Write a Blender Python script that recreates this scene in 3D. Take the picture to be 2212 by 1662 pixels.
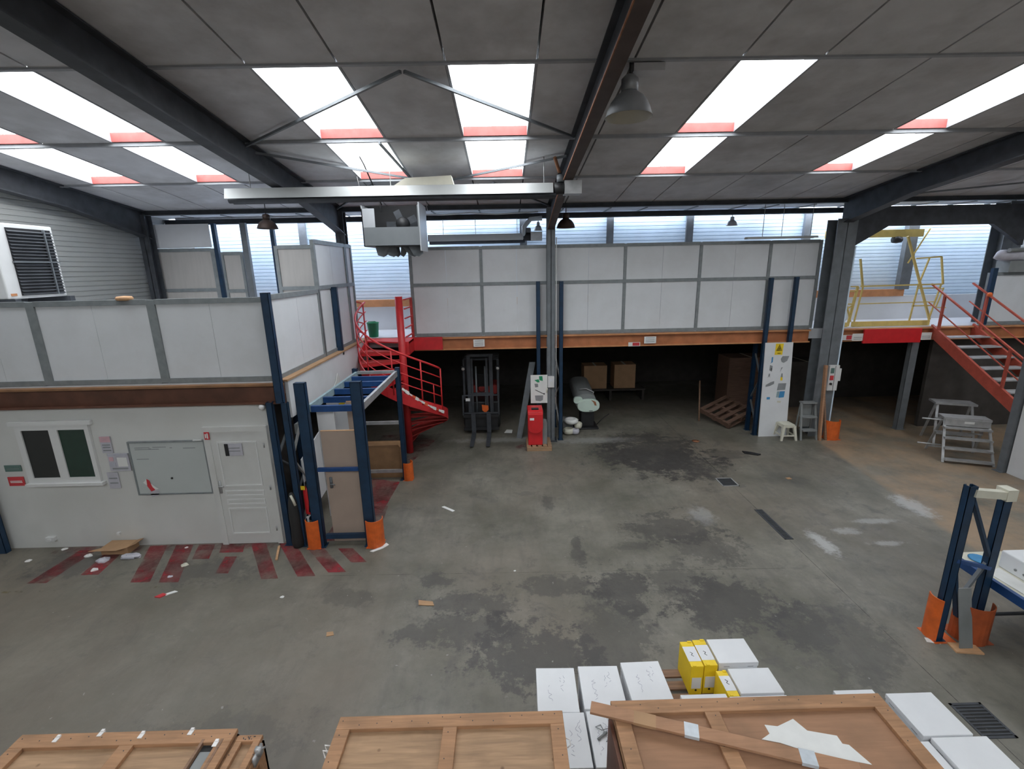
import bpy, math, random
from mathutils import Vector, Matrix
random.seed(7)
S = bpy.context.scene
C = S.collection
for o in list(bpy.data.objects): bpy.data.objects.remove(o)

# ------------------------------------------------------------------ camera
cam_d = bpy.data.cameras.new('camera'); cam = bpy.data.objects.new('camera', cam_d); C.objects.link(cam)
cam_d.sensor_width = 36.0; cam_d.lens = 1015.26/2212*36.0; cam_d.clip_end = 200; cam_d.clip_start = 0.05
fx, fy, fz = (0.00985, 0.97035, -0.24153)          # view direction
rx, ry, rz = (0.99970, -0.01545, -0.01927)         # right
fw = Vector((fx, fy, fz)).normalized(); rt = Vector((rx, ry, rz)); rt = (rt - fw*rt.dot(fw)).normalized(); up = rt.cross(fw)
M = Matrix((rt, up, -fw)).transposed().to_4x4(); M.translation = Vector((0, 0, 4.6))
cam.matrix_world = M
S.camera = cam

# ------------------------------------------------------------------ world, exposure
W = bpy.data.worlds.new('overcast_sky'); S.world = W; W.use_nodes = True
W.node_tree.nodes['Background'].inputs[0].default_value = (0.80, 0.88, 1.0, 1); W.node_tree.nodes['Background'].inputs[1].default_value = 1.0
S.view_settings.view_transform = 'Standard'; S.view_settings.look = 'None'; S.view_settings.exposure = 0.12
S.view_settings.gamma = 1.0; S.view_settings.use_curve_mapping = False
SKY_L = 9.0        # daylight through the translucent rooflights, and glow of the panes added behind the camera
EAVE_L = 8.0       # strength of the unseen glowing panes added above the eaves

# ------------------------------------------------------------------ materials
MATS = {}
def _new(name):
    m = bpy.data.materials.new(name); m.use_nodes = True; nt = m.node_tree
    return m, nt, nt.nodes, nt.links, nt.nodes['Principled BSDF']
def mat(name, col, rough=0.6, metal=0.0, var=0.12, scale=6.0, bump=0.0, dirt=None, dirt_amt=0.0, dirt_scale=1.5, emis=0.0, stretch=None):
    if name in MATS: return MATS[name]
    m, nt, N, L, B = _new(name)
    geo = N.new('ShaderNodeTexCoord'); mp = N.new('ShaderNodeMapping'); L.new(geo.outputs['Object'], mp.inputs[0])
    if stretch: mp.inputs['Scale'].default_value = stretch
    nz = N.new('ShaderNodeTexNoise'); nz.inputs['Scale'].default_value = scale; nz.inputs['Detail'].default_value = 5; L.new(mp.outputs[0], nz.inputs['Vector'])
    cr = N.new('ShaderNodeValToRGB'); cr.color_ramp.elements[0].position = 0.3; cr.color_ramp.elements[1].position = 0.7
    a = [max(0, c*(1-var)) for c in col]; b = [min(1, c*(1+var)) for c in col]
    cr.color_ramp.elements[0].color = (*a, 1); cr.color_ramp.elements[1].color = (*b, 1); L.new(nz.outputs[0], cr.inputs[0])
    out = cr.outputs[0]
    if dirt:
        n2 = N.new('ShaderNodeTexNoise'); n2.inputs['Scale'].default_value = dirt_scale; n2.inputs['Detail'].default_value = 8; n2.inputs['Roughness'].default_value = .65
        L.new(mp.outputs[0], n2.inputs['Vector'])
        r2 = N.new('ShaderNodeMapRange'); r2.inputs[1].default_value = .45; r2.inputs[2].default_value = .75; r2.inputs[4].default_value = dirt_amt; L.new(n2.outputs[0], r2.inputs[0])
        mx = N.new('ShaderNodeMixRGB'); L.new(r2.outputs[0], mx.inputs[0]); L.new(out, mx.inputs[1]); mx.inputs[2].default_value = (*dirt, 1); out = mx.outputs[0]
    L.new(out, B.inputs['Base Color'])
    B.inputs['Roughness'].default_value = rough; B.inputs['Metallic'].default_value = metal
    if bump:
        bp = N.new('ShaderNodeBump'); bp.inputs['Strength'].default_value = bump; bp.inputs['Distance'].default_value = .01; L.new(nz.outputs[0], bp.inputs['Height']); L.new(bp.outputs[0], B.inputs['Normal'])
    if emis:
        B.inputs['Emission Color'].default_value = (*col, 1); B.inputs['Emission Strength'].default_value = emis
    MATS[name] = m; return m
def wood(name, col, var=0.25, stretch=(1.2, 14, 14), dirt=(.15, .09, .05), knots=True):
    if name in MATS: return MATS[name]
    m, nt, N, L, B = _new(name)
    tc = N.new('ShaderNodeTexCoord'); mp = N.new('ShaderNodeMapping'); mp.inputs['Scale'].default_value = stretch; L.new(tc.outputs['Object'], mp.inputs[0])
    nz = N.new('ShaderNodeTexNoise'); nz.inputs['Scale'].default_value = 2.5; nz.inputs['Detail'].default_value = 6; nz.inputs['Distortion'].default_value = .6; L.new(mp.outputs[0], nz.inputs['Vector'])
    cr = N.new('ShaderNodeValToRGB'); cr.color_ramp.elements[0].position = .3; cr.color_ramp.elements[1].position = .72
    cr.color_ramp.elements[0].color = (*[c*(1-var) for c in col], 1); cr.color_ramp.elements[1].color = (*[min(1, c*(1+var*.6)) for c in col], 1); L.new(nz.outputs[0], cr.inputs[0])
    n2 = N.new('ShaderNodeTexNoise'); n2.inputs['Scale'].default_value = 3; n2.inputs['Detail'].default_value = 6; L.new(tc.outputs['Object'], n2.inputs['Vector'])
    r2 = N.new('ShaderNodeMapRange'); r2.inputs[1].default_value = .5; r2.inputs[2].default_value = .8; r2.inputs[4].default_value = .5; L.new(n2.outputs[0], r2.inputs[0])
    mx = N.new('ShaderNodeMixRGB'); L.new(r2.outputs[0], mx.inputs[0]); L.new(cr.outputs[0], mx.inputs[1]); mx.inputs[2].default_value = (*dirt, 1)
    out = mx.outputs[0]
    if knots:
        vo = N.new('ShaderNodeTexVoronoi'); vo.inputs['Scale'].default_value = 5.5; L.new(tc.outputs['Object'], vo.inputs['Vector'])
        r3 = N.new('ShaderNodeMapRange'); r3.inputs[1].default_value = .05; r3.inputs[2].default_value = .11; r3.inputs[3].default_value = .75; r3.inputs[4].default_value = 0; L.new(vo.outputs['Distance'], r3.inputs[0])
        m3 = N.new('ShaderNodeMixRGB'); L.new(r3.outputs[0], m3.inputs[0]); L.new(out, m3.inputs[1]); m3.inputs[2].default_value = (.12, .06, .03, 1); out = m3.outputs[0]
    L.new(out, B.inputs['Base Color']); B.inputs['Roughness'].default_value = .7
    bp = N.new('ShaderNodeBump'); bp.inputs['Strength'].default_value = .15; bp.inputs['Distance'].default_value = .005; L.new(nz.outputs[0], bp.inputs['Height']); L.new(bp.outputs[0], B.inputs['Normal'])
    MATS[name] = m; return m
def emit(name, col, strength):
    m, nt, N, L, B = _new(name)
    nz = N.new('ShaderNodeTexNoise'); nz.inputs['Scale'].default_value = 1.5
    mr = N.new('ShaderNodeMapRange'); mr.inputs[3].default_value = strength*.94; mr.inputs[4].default_value = strength*1.06; L.new(nz.outputs[0], mr.inputs[0])
    B.inputs['Base Color'].default_value = (.8, .8, .8, 1); B.inputs['Emission Color'].default_value = (*col, 1); L.new(mr.outputs[0], B.inputs['Emission Strength'])
    MATS[name] = m; return m
def worn(name, col, cover=.5, scale=3.0):
    """worn floor paint: opaque where paint is left, clear where it has gone"""
    m, nt, N, L, B = _new(name)
    tc = N.new('ShaderNodeTexCoord')
    nz = N.new('ShaderNodeTexNoise'); nz.inputs['Scale'].default_value = scale; nz.inputs['Detail'].default_value = 8; nz.inputs['Roughness'].default_value = .7; L.new(tc.outputs['Object'], nz.inputs['Vector'])
    mr = N.new('ShaderNodeMapRange'); mr.inputs[1].default_value = .62-cover*.45; mr.inputs[2].default_value = .72-cover*.2; mr.inputs[4].default_value = .72; L.new(nz.outputs[0], mr.inputs[0])
    n2 = N.new('ShaderNodeTexNoise'); n2.inputs['Scale'].default_value = 2; L.new(tc.outputs['Object'], n2.inputs['Vector'])
    cr = N.new('ShaderNodeValToRGB'); cr.color_ramp.elements[0].color = (*[c*.35 for c in col], 1); cr.color_ramp.elements[1].color = (*col, 1); cr.color_ramp.elements[0].position = .35; cr.color_ramp.elements[1].position = .6; L.new(n2.outputs[0], cr.inputs[0])
    L.new(cr.outputs[0], B.inputs['Base Color']); B.inputs['Roughness'].default_value = .6; L.new(mr.outputs[0], B.inputs['Alpha'])
    MATS[name] = m; return m

def floor_material():
    m, nt, N, L, B = _new('worn_concrete')
    tc = N.new('ShaderNodeTexCoord'); P = tc.outputs['Object']
    def noise(s, d=6, r=.55, dist=0):
        n = N.new('ShaderNodeTexNoise'); n.inputs['Scale'].default_value = s; n.inputs['Detail'].default_value = d; n.inputs['Roughness'].default_value = r; n.inputs['Distortion'].default_value = dist; L.new(P, n.inputs['Vector']); return n.outputs[0]
    def rng(v, a, b, c=0, d=1):
        r = N.new('ShaderNodeMapRange'); r.inputs[1].default_value = a; r.inputs[2].default_value = b; r.inputs[3].default_value = c; r.inputs[4].default_value = d; L.new(v, r.inputs[0]); return r.outputs[0]
    def mix(f, a, b):
        x = N.new('ShaderNodeMixRGB'); L.new(f, x.inputs[0])
        for i, v in ((1, a), (2, b)):
            if isinstance(v, tuple): x.inputs[i].default_value = (*v, 1)
            else: L.new(v, x.inputs[i])
        return x.outputs[0]
    def mth(op, a, b):
        x = N.new('ShaderNodeMath'); x.operation = op
        for i, v in ((0, a), (1, b)):
            if isinstance(v, (int, float)): x.inputs[i].default_value = v
            else: L.new(v, x.inputs[i])
        return x.outputs[0]
    base = mix(rng(noise(.7, 8, .65), .35, .68), (.112, .107, .083), (.232, .216, .182))
    base = mix(rng(noise(9, 6, .75), .45, .75, 0, .35), base, (.09, .088, .078))
    base = mix(rng(noise(.28, 3, .5), .45, .65, 0, .55), base, (.185, .152, .118))
    base = mix(rng(noise(2.1, 10, .78, .5), .53, .66, 0, .6), base, (.08, .073, .07))
    mp = N.new('ShaderNodeMapping'); mp.inputs['Scale'].default_value = (3.0, .6, 1); mp.inputs['Rotation'].default_value = (0, 0, .35); L.new(P, mp.inputs[0])
    sn = N.new('ShaderNodeTexNoise'); sn.inputs['Scale'].default_value = 1.4; sn.inputs['Detail'].default_value = 9; sn.inputs['Roughness'].default_value = .7; L.new(mp.outputs[0], sn.inputs['Vector'])
    base = mix(rng(sn.outputs[0], .5, .68, 0, .45), base, (.10, .092, .082))
    base = mix(rng(noise(3.7, 10, .8, .3), .60, .68, 0, .4), base, (.27, .26, .235))
    sep = N.new('ShaderNodeSeparateXYZ'); L.new(P, sep.inputs[0]); X = sep.outputs[0]; Y = sep.outputs[1]
    br = mth('MULTIPLY', rng(X, -1.35, -1.9), rng(Y, 6.9, 5.6)); br = mth('MULTIPLY', br, rng(noise(.8, 5, .6), .3, .7, .15, .6))
    base = mix(br, base, (.155, .127, .098))
    edge = noise(1.6, 10, .74); fine = noise(5.5, 10, .8)
    # oil and rubber stains with a shape of their own: centre, half sizes, depth
    blobs = [(3.6, 11.0, 1.4, 1.5, .9), (4.2, 10.3, .9, 1.0, .75), (2.8, 10.9, .9, .7, .7), (1.62, 5.9, .42, .55, .85), (.25, 4.75, .75, .6, .85), (-.75, 5.2, .7, .35, .7), (3.0, 5.6, .75, .6, .85), (3.8, 5.1, .5, .4, .6), (2.05, 7.0, .3, .15, .5), (2.5, 6.0, .5, .6, .55),
             (2.95, 7.6, .9, .5, .75), (3.3, 6.9, .6, .5, .6), (-.55, 5.75, .75, .28, .7), (1.11, 6.9, .12, .5, .65), (.75, 8.55, .12, .35, .6), (.35, 9.0, .2, .12, .4), (-1.1, 6.2, .3, .25, .7), (.6, 6.05, .6, .25, .65),
             (-4.9, 6.6, .9, .35, .55), (-7.2, 6.9, .6, .4, .6), (1.3, 5.0, .5, .9, .6), (4.1, 4.9, .7, .7, .5), (5.3, 10.8, .7, .35, .5), (6.0, 9.4, .5, .3, .35), (-2.4, 5.9, .35, .2, .45), (-3.0, 3.9, .9, .3, .3)]
    for (bx, by, ax, ay, k) in blobs:
        dx = mth('MULTIPLY', mth('SUBTRACT', X, bx), 1/ax); dy = mth('MULTIPLY', mth('SUBTRACT', Y, by), 1/ay)
        d = mth('SQRT', mth('ADD', mth('MULTIPLY', dx, dx), mth('MULTIPLY', dy, dy)), 0)
        v = mth('ADD', d, mth('ADD', mth('MULTIPLY', mth('SUBTRACT', edge, .5), 3.4), mth('MULTIPLY', mth('SUBTRACT', fine, .5), 3.0)))
        base = mix(rng(v, .72, 1.0, k*.85, 0), base, (.052, .048, .047))
    # tan window-glass reflection painted into the floor colour beside the stairs
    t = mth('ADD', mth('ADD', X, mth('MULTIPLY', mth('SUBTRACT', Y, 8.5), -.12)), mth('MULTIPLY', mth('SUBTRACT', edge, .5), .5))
    tan_refl = mth('MULTIPLY', rng(t, 7.7, 7.85), rng(noise(.9, 8, .7), .38, .6, .12, .9))
    base = mix(tan_refl, base, (.34, .235, .15))
    # spilled plaster smears
    for (bx, by, ax, ay, k) in [(7.75, 8.1, .25, .5, .6), (5.25, 6.95, .16, .4, .65), (5.9, 7.3, .25, .12, .4), (6.6, 7.6, .4, .1, .4), (6.3, 6.9, .3, .08, .4), (3.6, 7.95, .25, .35, .3), (2.2, 12.0, 1.2, .25, .3), (-.2, 12.2, 1.6, .2, .25)]:
        dx = mth('MULTIPLY', mth('SUBTRACT', X, bx), 1/ax); dy = mth('MULTIPLY', mth('SUBTRACT', Y, by), 1/ay)
        d = mth('SQRT', mth('ADD', mth('MULTIPLY', dx, dx), mth('MULTIPLY', dy, dy)), 0)
        v = mth('ADD', d, mth('MULTIPLY', mth('SUBTRACT', fine, .5), 3.2))
        base = mix(rng(v, .5, 1.1, k, 0), base, (.50, .50, .50))
    base = mix(rng(noise(14, 3, .5), .72, .75, 0, .5), base, (.38, .37, .35))
    L.new(base, B.inputs['Base Color'])
    L.new(rng(edge, .3, .7, .38, .62), B.inputs['Roughness'])
    bp = N.new('ShaderNodeBump'); bp.inputs['Strength'].default_value = .12; bp.inputs['Distance'].default_value = .01; L.new(fine, bp.inputs['Height']); L.new(bp.outputs[0], B.inputs['Normal'])
    return m

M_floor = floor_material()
M_white = mat('white_panel', (.66, .675, .70), .5, 0, .03, 2, dirt=(.42, .41, .38), dirt_amt=.22)
M_whiteb = mat('white_board', (.70, .71, .73), .45, 0, .03, 2, dirt=(.45, .44, .42), dirt_amt=.2)
M_plaster = mat('painted_board', (.62, .62, .60), .6, 0, .04, 3, dirt=(.42, .40, .36), dirt_amt=.3)
M_doorw = mat('white_door', (.60, .60, .585), .4, 0, .03, 4, dirt=(.40, .38, .34), dirt_amt=.2)
M_alu = mat('grey_aluminium', (.23, .25, .26), .5, .2, .12, 10)
M_steel = mat('dark_steel', (.055, .06, .07), .6, .2, .25, 5)
M_steelg = mat('grey_steel', (.16, .175, .19), .55, .2, .15, 5)
M_purlin = mat('purlin_steel', (.10, .095, .10), .6, .1, .2, 5)
M_rust = mat('rusty_edge', (.28, .12, .06), .7, .1, .3, 12)
M_redlead = mat('red_lead_closure', (.36, .085, .075), .6, 0, .15, 8)
M_orange = mat('orange_beam', (.42, .155, .065), .5, 0, .15, 5, dirt=(.2, .08, .04), dirt_amt=.4)
M_orangel = mat('orange_flange', (.56, .25, .11), .5, 0, .15, 5)
M_roof = mat('roof_lining', (.58, .58, .60), .7, 0, .08, 3, dirt=(.30, .29, .29), dirt_amt=.75, dirt_scale=.9)
M_trimg = mat('roof_trim', (.34, .35, .37), .6, .1, .1, 5)
M_dark = mat('dark_gap', (.02, .02, .02), .8)
M_clad = mat('white_cladding', (.64, .77, .90), .45, .0, .04, 3)
M_cladg = mat('grey_cladding', (.29, .297, .29), .55, .0, .06, 3, dirt=(.25, .24, .22), dirt_amt=.5)
M_blue = mat('rack_blue', (.009, .036, .082), .45, .1, .2, 8, dirt=(.02, .03, .04), dirt_amt=.4)
M_bluel = mat('rack_blue_bright', (.012, .06, .20), .4, .1, .15, 8)
M_aqua = mat('pale_aqua_paint', (.28, .38, .42), .5, .1, .15, 8)
M_zinc = mat('galvanised', (.45, .455, .46), .45, .5, .15, 8)
M_red = mat('stair_red', (.60, .03, .035), .4, 0, .12, 6)
M_redd = mat('stair_red_dusty', (.42, .045, .04), .5, 0, .2, 6)
M_redo = mat('brick_red_paint', (.45, .085, .055), .5, 0, .15, 6)
M_redcab = mat('bright_red', (.62, .02, .025), .35, 0, .08, 6)
M_guard = mat('orange_guard', (.70, .13, .02), .45, 0, .15, 8, dirt=(.25, .05, .02), dirt_amt=.4, dirt_scale=3)
M_yel = mat('safety_yellow', (.62, .47, .15), .45, 0, .1, 8)
M_yelb = mat('yellow_card', (.85, .60, .02), .5, 0, .05, 8)
M_whitec = mat('white_card', (.74, .75, .77), .6, 0, .03, 4)
M_whitec2 = mat('white_card_shade', (.66, .67, .70), .6, 0, .03, 4)
M_ink = mat('ink', (.44, .44, .50), .7)
M_black = mat('black_plastic', (.015, .015, .017), .5)
M_rubber = mat('rubber', (.02, .02, .02), .8)
M_paper = mat('paper', (.72, .72, .70), .8, 0, .04, 8)
M_glassd = mat('dark_glass', (.012, .014, .013), .12)
M_glassg = mat('green_glass', (.010, .035, .022), .12)
M_pvc = mat('white_pvc', (.66, .66, .655), .35, 0, .03, 5)
M_wb = mat('whiteboard', (.48, .51, .50), .3, 0, .05, 3, dirt=(.38, .40, .40), dirt_amt=.5)
M_tan = mat('tan_board', (.40, .31, .255), .6, 0, .06, 3)
M_tanold = mat('old_tan_board', (.43, .41, .39), .6, 0, .05, 3, stretch=(4, 4, .5))
M_crate = wood('crate_wood', (.40, .215, .112))
M_crate2 = wood('crate_wood_grey', (.38, .235, .135), .25)
M_plank = wood('plank_wood', (.41, .22, .125), .15, knots=False)
M_ply = wood('crate_panel', (.42, .255, .15), .15)
M_plyr = wood('crate_panel_red', (.345, .185, .105), .12, knots=False)
M_edge = wood('raw_edge', (.62, .36, .19), .15, knots=False)
M_pallet = wood('pallet_wood', (.26, .15, .095), .3)
M_card = mat('cardboard', (.40, .24, .13), .75, 0, .1, 5)
M_cardd = mat('brown_cardboard', (.30, .17, .085), .75, 0, .2, 5)
M_galv = mat('lamp_aluminium', (.42, .43, .45), .35, .45, .1, 6)
M_bbrown = mat('rust_brown_beam', (.12, .048, .028), .6, 0, .25, 4)
M_bbrownl = mat('rust_brown_flange', (.26, .13, .06), .6, 0, .2, 4)
M_rafter = mat('rafter_brown', (.07, .05, .045), .6, .1, .25, 5)
M_lampin = mat('lamp_inside', (.50, .48, .42), .4, .2, .06, 6)
M_brown = mat('brown_shade', (.075, .05, .042), .5, .3, .2, 6)
M_hood = mat('heater_hood', (.56, .58, .58), .4, .3, .08, 3, dirt=(.30, .30, .28), dirt_amt=.4)
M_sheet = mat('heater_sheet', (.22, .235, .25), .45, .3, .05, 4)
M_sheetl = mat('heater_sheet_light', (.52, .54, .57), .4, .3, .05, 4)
M_mint = mat('mint_enamel', (.60, .72, .64), .35, 0, .05, 5)
M_cream = mat('cream_plastic', (.62, .60, .50), .5, 0, .06, 5)
M_greyp = mat('grey_plastic', (.22, .23, .23), .5, 0, .1, 5)
M_green = mat('green_print', (.02, .26, .12), .6)
M_blueprint = mat('blue_print', (.05, .25, .50), .6)
M_greypr = mat('grey_print', (.25, .26, .27), .6)
M_pink = mat('pink_print', (.60, .38, .42), .7)
M_lilac = mat('lilac_paper', (.48, .47, .52), .7)
M_signred = mat('sign_red', (.55, .04, .05), .5)
M_signgreen = mat('sign_green', (.10, .17, .15), .5)
M_mezz = mat('mezzanine_floor', (.60, .61, .64), .3, 0, .05, 2)
M_lowwall = mat('low_wall', (.64, .65, .67), .5, 0, .04, 2)
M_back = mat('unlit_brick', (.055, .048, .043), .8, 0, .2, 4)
M_tape = mat('barrier_white', (.75, .72, .70), .5)
M_tapr = mat('barrier_red', (.70, .12, .05), .5)
M_clear = mat('clear_tape', (.50, .54, .58), .3, 0, .08, 20)
M_sky = emit('rooflight_and_added_pane', (.92, .97, 1.0), SKY_L)
M_joint = worn('dirty_joint', (.10, .093, .083), .5, 2)
M_eave = emit('eave_added_glow', (.80, .87, 1.0), EAVE_L)
M_stripe = worn('worn_red_paint', (.30, .022, .035), .62, 2.2)
M_stripe2 = worn('faded_red_paint', (.26, .035, .05), .35, 2.5)
M_ystripe = worn('faded_yellow_paint', (.34, .27, .10), .2, 6)

# ------------------------------------------------------------------ mesh building
WL = {}
class MB:
    def __init__(s): s.v = []; s.f = []; s.smooth = False
    def add(s, vs, fs):
        n = len(s.v); s.v += [Vector(p) for p in vs]; s.f += [tuple(i+n for i in f) for f in fs]; return s
    def box(s, x0, x1, y0, y1, z0, z1):
        v = [(x0, y0, z0), (x1, y0, z0), (x1, y1, z0), (x0, y1, z0), (x0, y0, z1), (x1, y0, z1), (x1, y1, z1), (x0, y1, z1)]
        return s.add(v, [(0, 3, 2, 1), (4, 5, 6, 7), (0, 1, 5, 4), (1, 2, 6, 5), (2, 3, 7, 6), (3, 0, 4, 7)])
    def hexa(s, b, t):            # two quads, same winding
        return s.add(list(b)+list(t), [(0, 3, 2, 1), (4, 5, 6, 7), (0, 1, 5, 4), (1, 2, 6, 5), (2, 3, 7, 6), (3, 0, 4, 7)])
    def prism(s, poly, d):        # planar polygon pushed by d
        n = len(poly); d = Vector(d); p = [Vector(q) for q in poly]
        return s.add(p+[q+d for q in p], [tuple(range(n))[::-1], tuple(range(n, 2*n))]+[(i, (i+1) % n, n+(i+1) % n, n+i) for i in range(n)])
    def bar(s, a, b, w, h=None, upv=(0, 0, 1)):
        h = h or w; a = Vector(a); b = Vector(b); d = (b-a).normalized(); u = Vector(upv)
        if abs(d.dot(u)) > .99: u = Vector((0, 1, 0))
        r = d.cross(u).normalized(); u = r.cross(d)
        q = lambda p: [p-r*w/2-u*h/2, p+r*w/2-u*h/2, p+r*w/2+u*h/2, p-r*w/2+u*h/2]
        return s.hexa(q(a), q(b))
    def tube(s, pts, r, n=8, caps=True):
        pts = [Vector(p) for p in pts]; rings = []; prev = None
        for i, p in enumerate(pts):
            d = (pts[min(i+1, len(pts)-1)]-pts[max(i-1, 0)]).normalized()
            u = prev if prev is not None else (Vector((0, 0, 1)) if abs(d.z) < .9 else Vector((0, 1, 0)))
            a = d.cross(u).normalized(); b = a.cross(d); prev = b
            rr = r[i] if isinstance(r, (list, tuple)) else r
            rings.append([p+a*math.cos(t)*rr+b*math.sin(t)*rr for t in [2*math.pi*k/n for k in range(n)]])
        fs = []
        for i in range(len(rings)-1):
            for k in range(n): fs.append((i*n+k, i*n+(k+1) % n, (i+1)*n+(k+1) % n, (i+1)*n+k))
        if caps: fs += [tuple(range(n))[::-1], tuple(range((len(rings)-1)*n, len(rings)*n))]
        s.smooth = True
        return s.add([q for ring in rings for q in ring], fs)
    def lathe(s, prof, c, n=24, axis='z'):
        c = Vector(c); vs = []
        for (r, h) in prof:
            for k in range(n):
                t = 2*math.pi*k/n
                p = Vector((r*math.cos(t), r*math.sin(t), h))
                if axis == 'y': p = Vector((p.x, p.z, p.y))
                if axis == 'x': p = Vector((p.z, p.x, p.y))
                vs.append(c+p)
        fs = [(i*n+k, i*n+(k+1) % n, (i+1)*n+(k+1) % n, (i+1)*n+k) for i in range(len(prof)-1) for k in range(n)]
        s.smooth = True
        return s.add(vs, fs)
    def quad(s, a, b, c, d): return s.add([a, b, c, d], [(0, 1, 2, 3)])
    def build(s, name, m, parent=None, label=None, cat=None, group=None, kind=None, bevel=0, local=False):
        me = bpy.data.meshes.new(name)
        if parent is not None: off = WL[parent.name]
        elif s.v and not local:
            xs = [v.x for v in s.v]; ys = [v.y for v in s.v]; zs = [v.z for v in s.v]
            off = Vector(((min(xs)+max(xs))/2, (min(ys)+max(ys))/2, min(zs)))
        else: off = Vector((0, 0, 0))
        if local and parent is not None: off = Vector((0, 0, 0))
        me.from_pydata([v-off for v in s.v], [], s.f); me.update()
        o = bpy.data.objects.new(name, me); C.objects.link(o); me.materials.append(m)
        if parent is not None: o.parent = parent; WL[o.name] = WL[parent.name] if not local else Vector((0, 0, 0))
        else: o.location = off; WL[o.name] = off
        if s.smooth:
            try: me.shade_auto_smooth(angle=.7)
            except Exception:
                for p in me.polygons: p.use_smooth = len(p.vertices) == 4
        if label: o['label'] = label
        if cat: o['category'] = cat
        if group: o['group'] = group
        if kind: o['kind'] = kind
        if bevel:
            b = o.modifiers.new('bevel', 'BEVEL'); b.width = bevel; b.segments = 2; b.limit_method = 'ANGLE'
        return o
def B(*a): return MB().box(*a)
def thing(name, label, cat, loc=(0, 0, 0), rz=0, group=None, kind=None):
    o = bpy.data.objects.new(name, None); C.objects.link(o); o.location = loc; o.rotation_euler = (0, 0, rz); o.empty_display_size = .2
    if label: o['label'] = label
    if cat: o['category'] = cat
    if group: o['group'] = group
    if kind: o['kind'] = kind
    WL[o.name] = Vector(loc); return o
def struct(name, label=None, loc=(0, 0, 0)):
    return thing(name, label, None, loc, kind='structure')
def dup(root, loc, rz=None, **props):
    def cp(o, par):
        c = o.copy(); C.objects.link(c); c.parent = par
        for k in list(o.children): cp(k, c)
        return c
    r = cp(root, None); r.location = loc
    if rz is not None: r.rotation_euler = (0, 0, rz)
    for k, v in props.items(): r[k] = v
    return r
def share(proto, loc, name=None):
    c = proto.copy(); C.objects.link(c); c.location = Vector(loc); return c

def RZ(y): return 6.2+.12*(12.28-y)          # roof underside

# ================================================================== STRUCTURE
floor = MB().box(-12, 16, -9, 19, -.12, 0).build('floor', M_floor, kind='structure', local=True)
floor['label'] = 'stained grey concrete warehouse floor'
XL, XR, YB = -8.9, 15.0, 14.2
# --- painted floor markings (children of the floor)
def decal(poly, m, z=.003, name='paint_mark'):
    return MB().add([(x, y, z) for x, y in poly], [tuple(range(len(poly)))]).build(name, m, floor)
for (x, w, s, y0, y1) in [(-7.45, .3, -.05, 6.42, 7.3), (-6.95, .28, .12, 6.6, 7.38), (-6.3, .3, .42, 6.38, 7.38), (-5.85, .3, .42, 6.36, 7.38), (-5.45, .28, .15, 6.95, 7.38), (-5.05, .4, .1, 7.12, 7.38), (-4.78, .2, .1, 6.55, 7.0), (-4.55, .26, .68, 6.38, 7.38), (-4.05, .28, .72, 6.42, 7.36), (-3.5, .28, .62, 6.5, 7.2), (-2.95, .25, .35, 6.75, 7.15)]:
    decal([(x, y1), (x+s+.0, y0), (x+s+w, y0), (x+w, y1)][::-1], M_stripe, name='hazard_stripe')
decal([(-7.9, 7.22), (-3.9, 7.22), (-3.9, 7.4), (-7.9, 7.4)], M_stripe2, .0025, 'hazard_edge')
decal([(-3.3, 7.4), (-2.35, 7.4), (-2.45, 8.6), (-3.3, 8.6)], M_stripe, .003, 'hazard_stripe')
decal([(-3.1, 8.8), (-2.5, 8.4), (-2.45, 9.7), (-3.1, 9.9)], M_stripe, .003, 'hazard_stripe')
decal([(-3.6, 9.9), (-2.6, 9.95), (-1.9, 12.8), (-3.6, 12.8)], M_stripe2, .0025, 'hazard_edge')
decal([(.05, 11.55), (.5, 11.35), (.5, 11.95)], M_stripe2, .003, 'hazard_arrow')
for (x0, x1, y) in [(-7.9, -6.9, 6.2), (-5.5, -5.1, 6.22), (-8.2, -7.4, 5.6)]:
    decal([(x0, y), (x1, y), (x1, y+.05), (x0, y+.05)], M_ystripe, .003, 'lane_line')
for poly in ([(4.737, 3.0), (4.747, 3.0), (4.747, 7.05), (4.737, 7.05)], [(4.737, 8.1), (4.747, 8.1), (4.747, 9.1), (4.737, 9.1)], [(4.737, 9.5), (4.747, 9.5), (4.747, 14), (4.737, 14)]):
    decal(poly, M_joint, .002, 'slab_joint')
decal([(-3.0, 6.42), (4.7, 6.3), (4.7, 6.306), (-3.0, 6.426)], M_joint, .002, 'slab_joint')

# --- outer walls
def ribbed(name, p0, p1, z0, z1, inward, m, pitch=.10, depth=.012, label=None):
    """horizontal corrugated cladding between two plan points"""
    p0 = Vector((*p0, 0)); p1 = Vector((*p1, 0)); n = Vector((*inward, 0)); mb = MB(); prof = []
    z = z0
    while z < z1-.001:
        prof += [(z, 0), (min(z+pitch*.72, z1), 0), (min(z+pitch*.78, z1), -depth), (min(z+pitch*.94, z1), -depth)]; z += pitch
    prof.append((z1, 0))
    vs = [p0+n*d+Vector((0, 0, zz)) for zz, d in prof]+[p1+n*d+Vector((0, 0, zz)) for zz, d in prof]
    k = len(prof); fs = [(i, i+1, k+i+1, k+i) for i in range(k-1)]
    mb.add(vs, fs)
    bk = n*-.08
    q = len(mb.v); mb.add([p0+bk+Vector((0, 0, z0)), p1+bk+Vector((0, 0, z0)), p1+bk+Vector((0, 0, z1)), p0+bk+Vector((0, 0, z1))], [(0, 1, 2, 3)])
    o = mb.build(name, m, kind='structure', local=True)
    if label: o['label'] = label
    return o
ribbed('wall_left', (XL, -9), (XL, YB), 2.6, 8.4, (1, 0), M_cladg, label='grey ribbed metal side wall')
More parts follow.
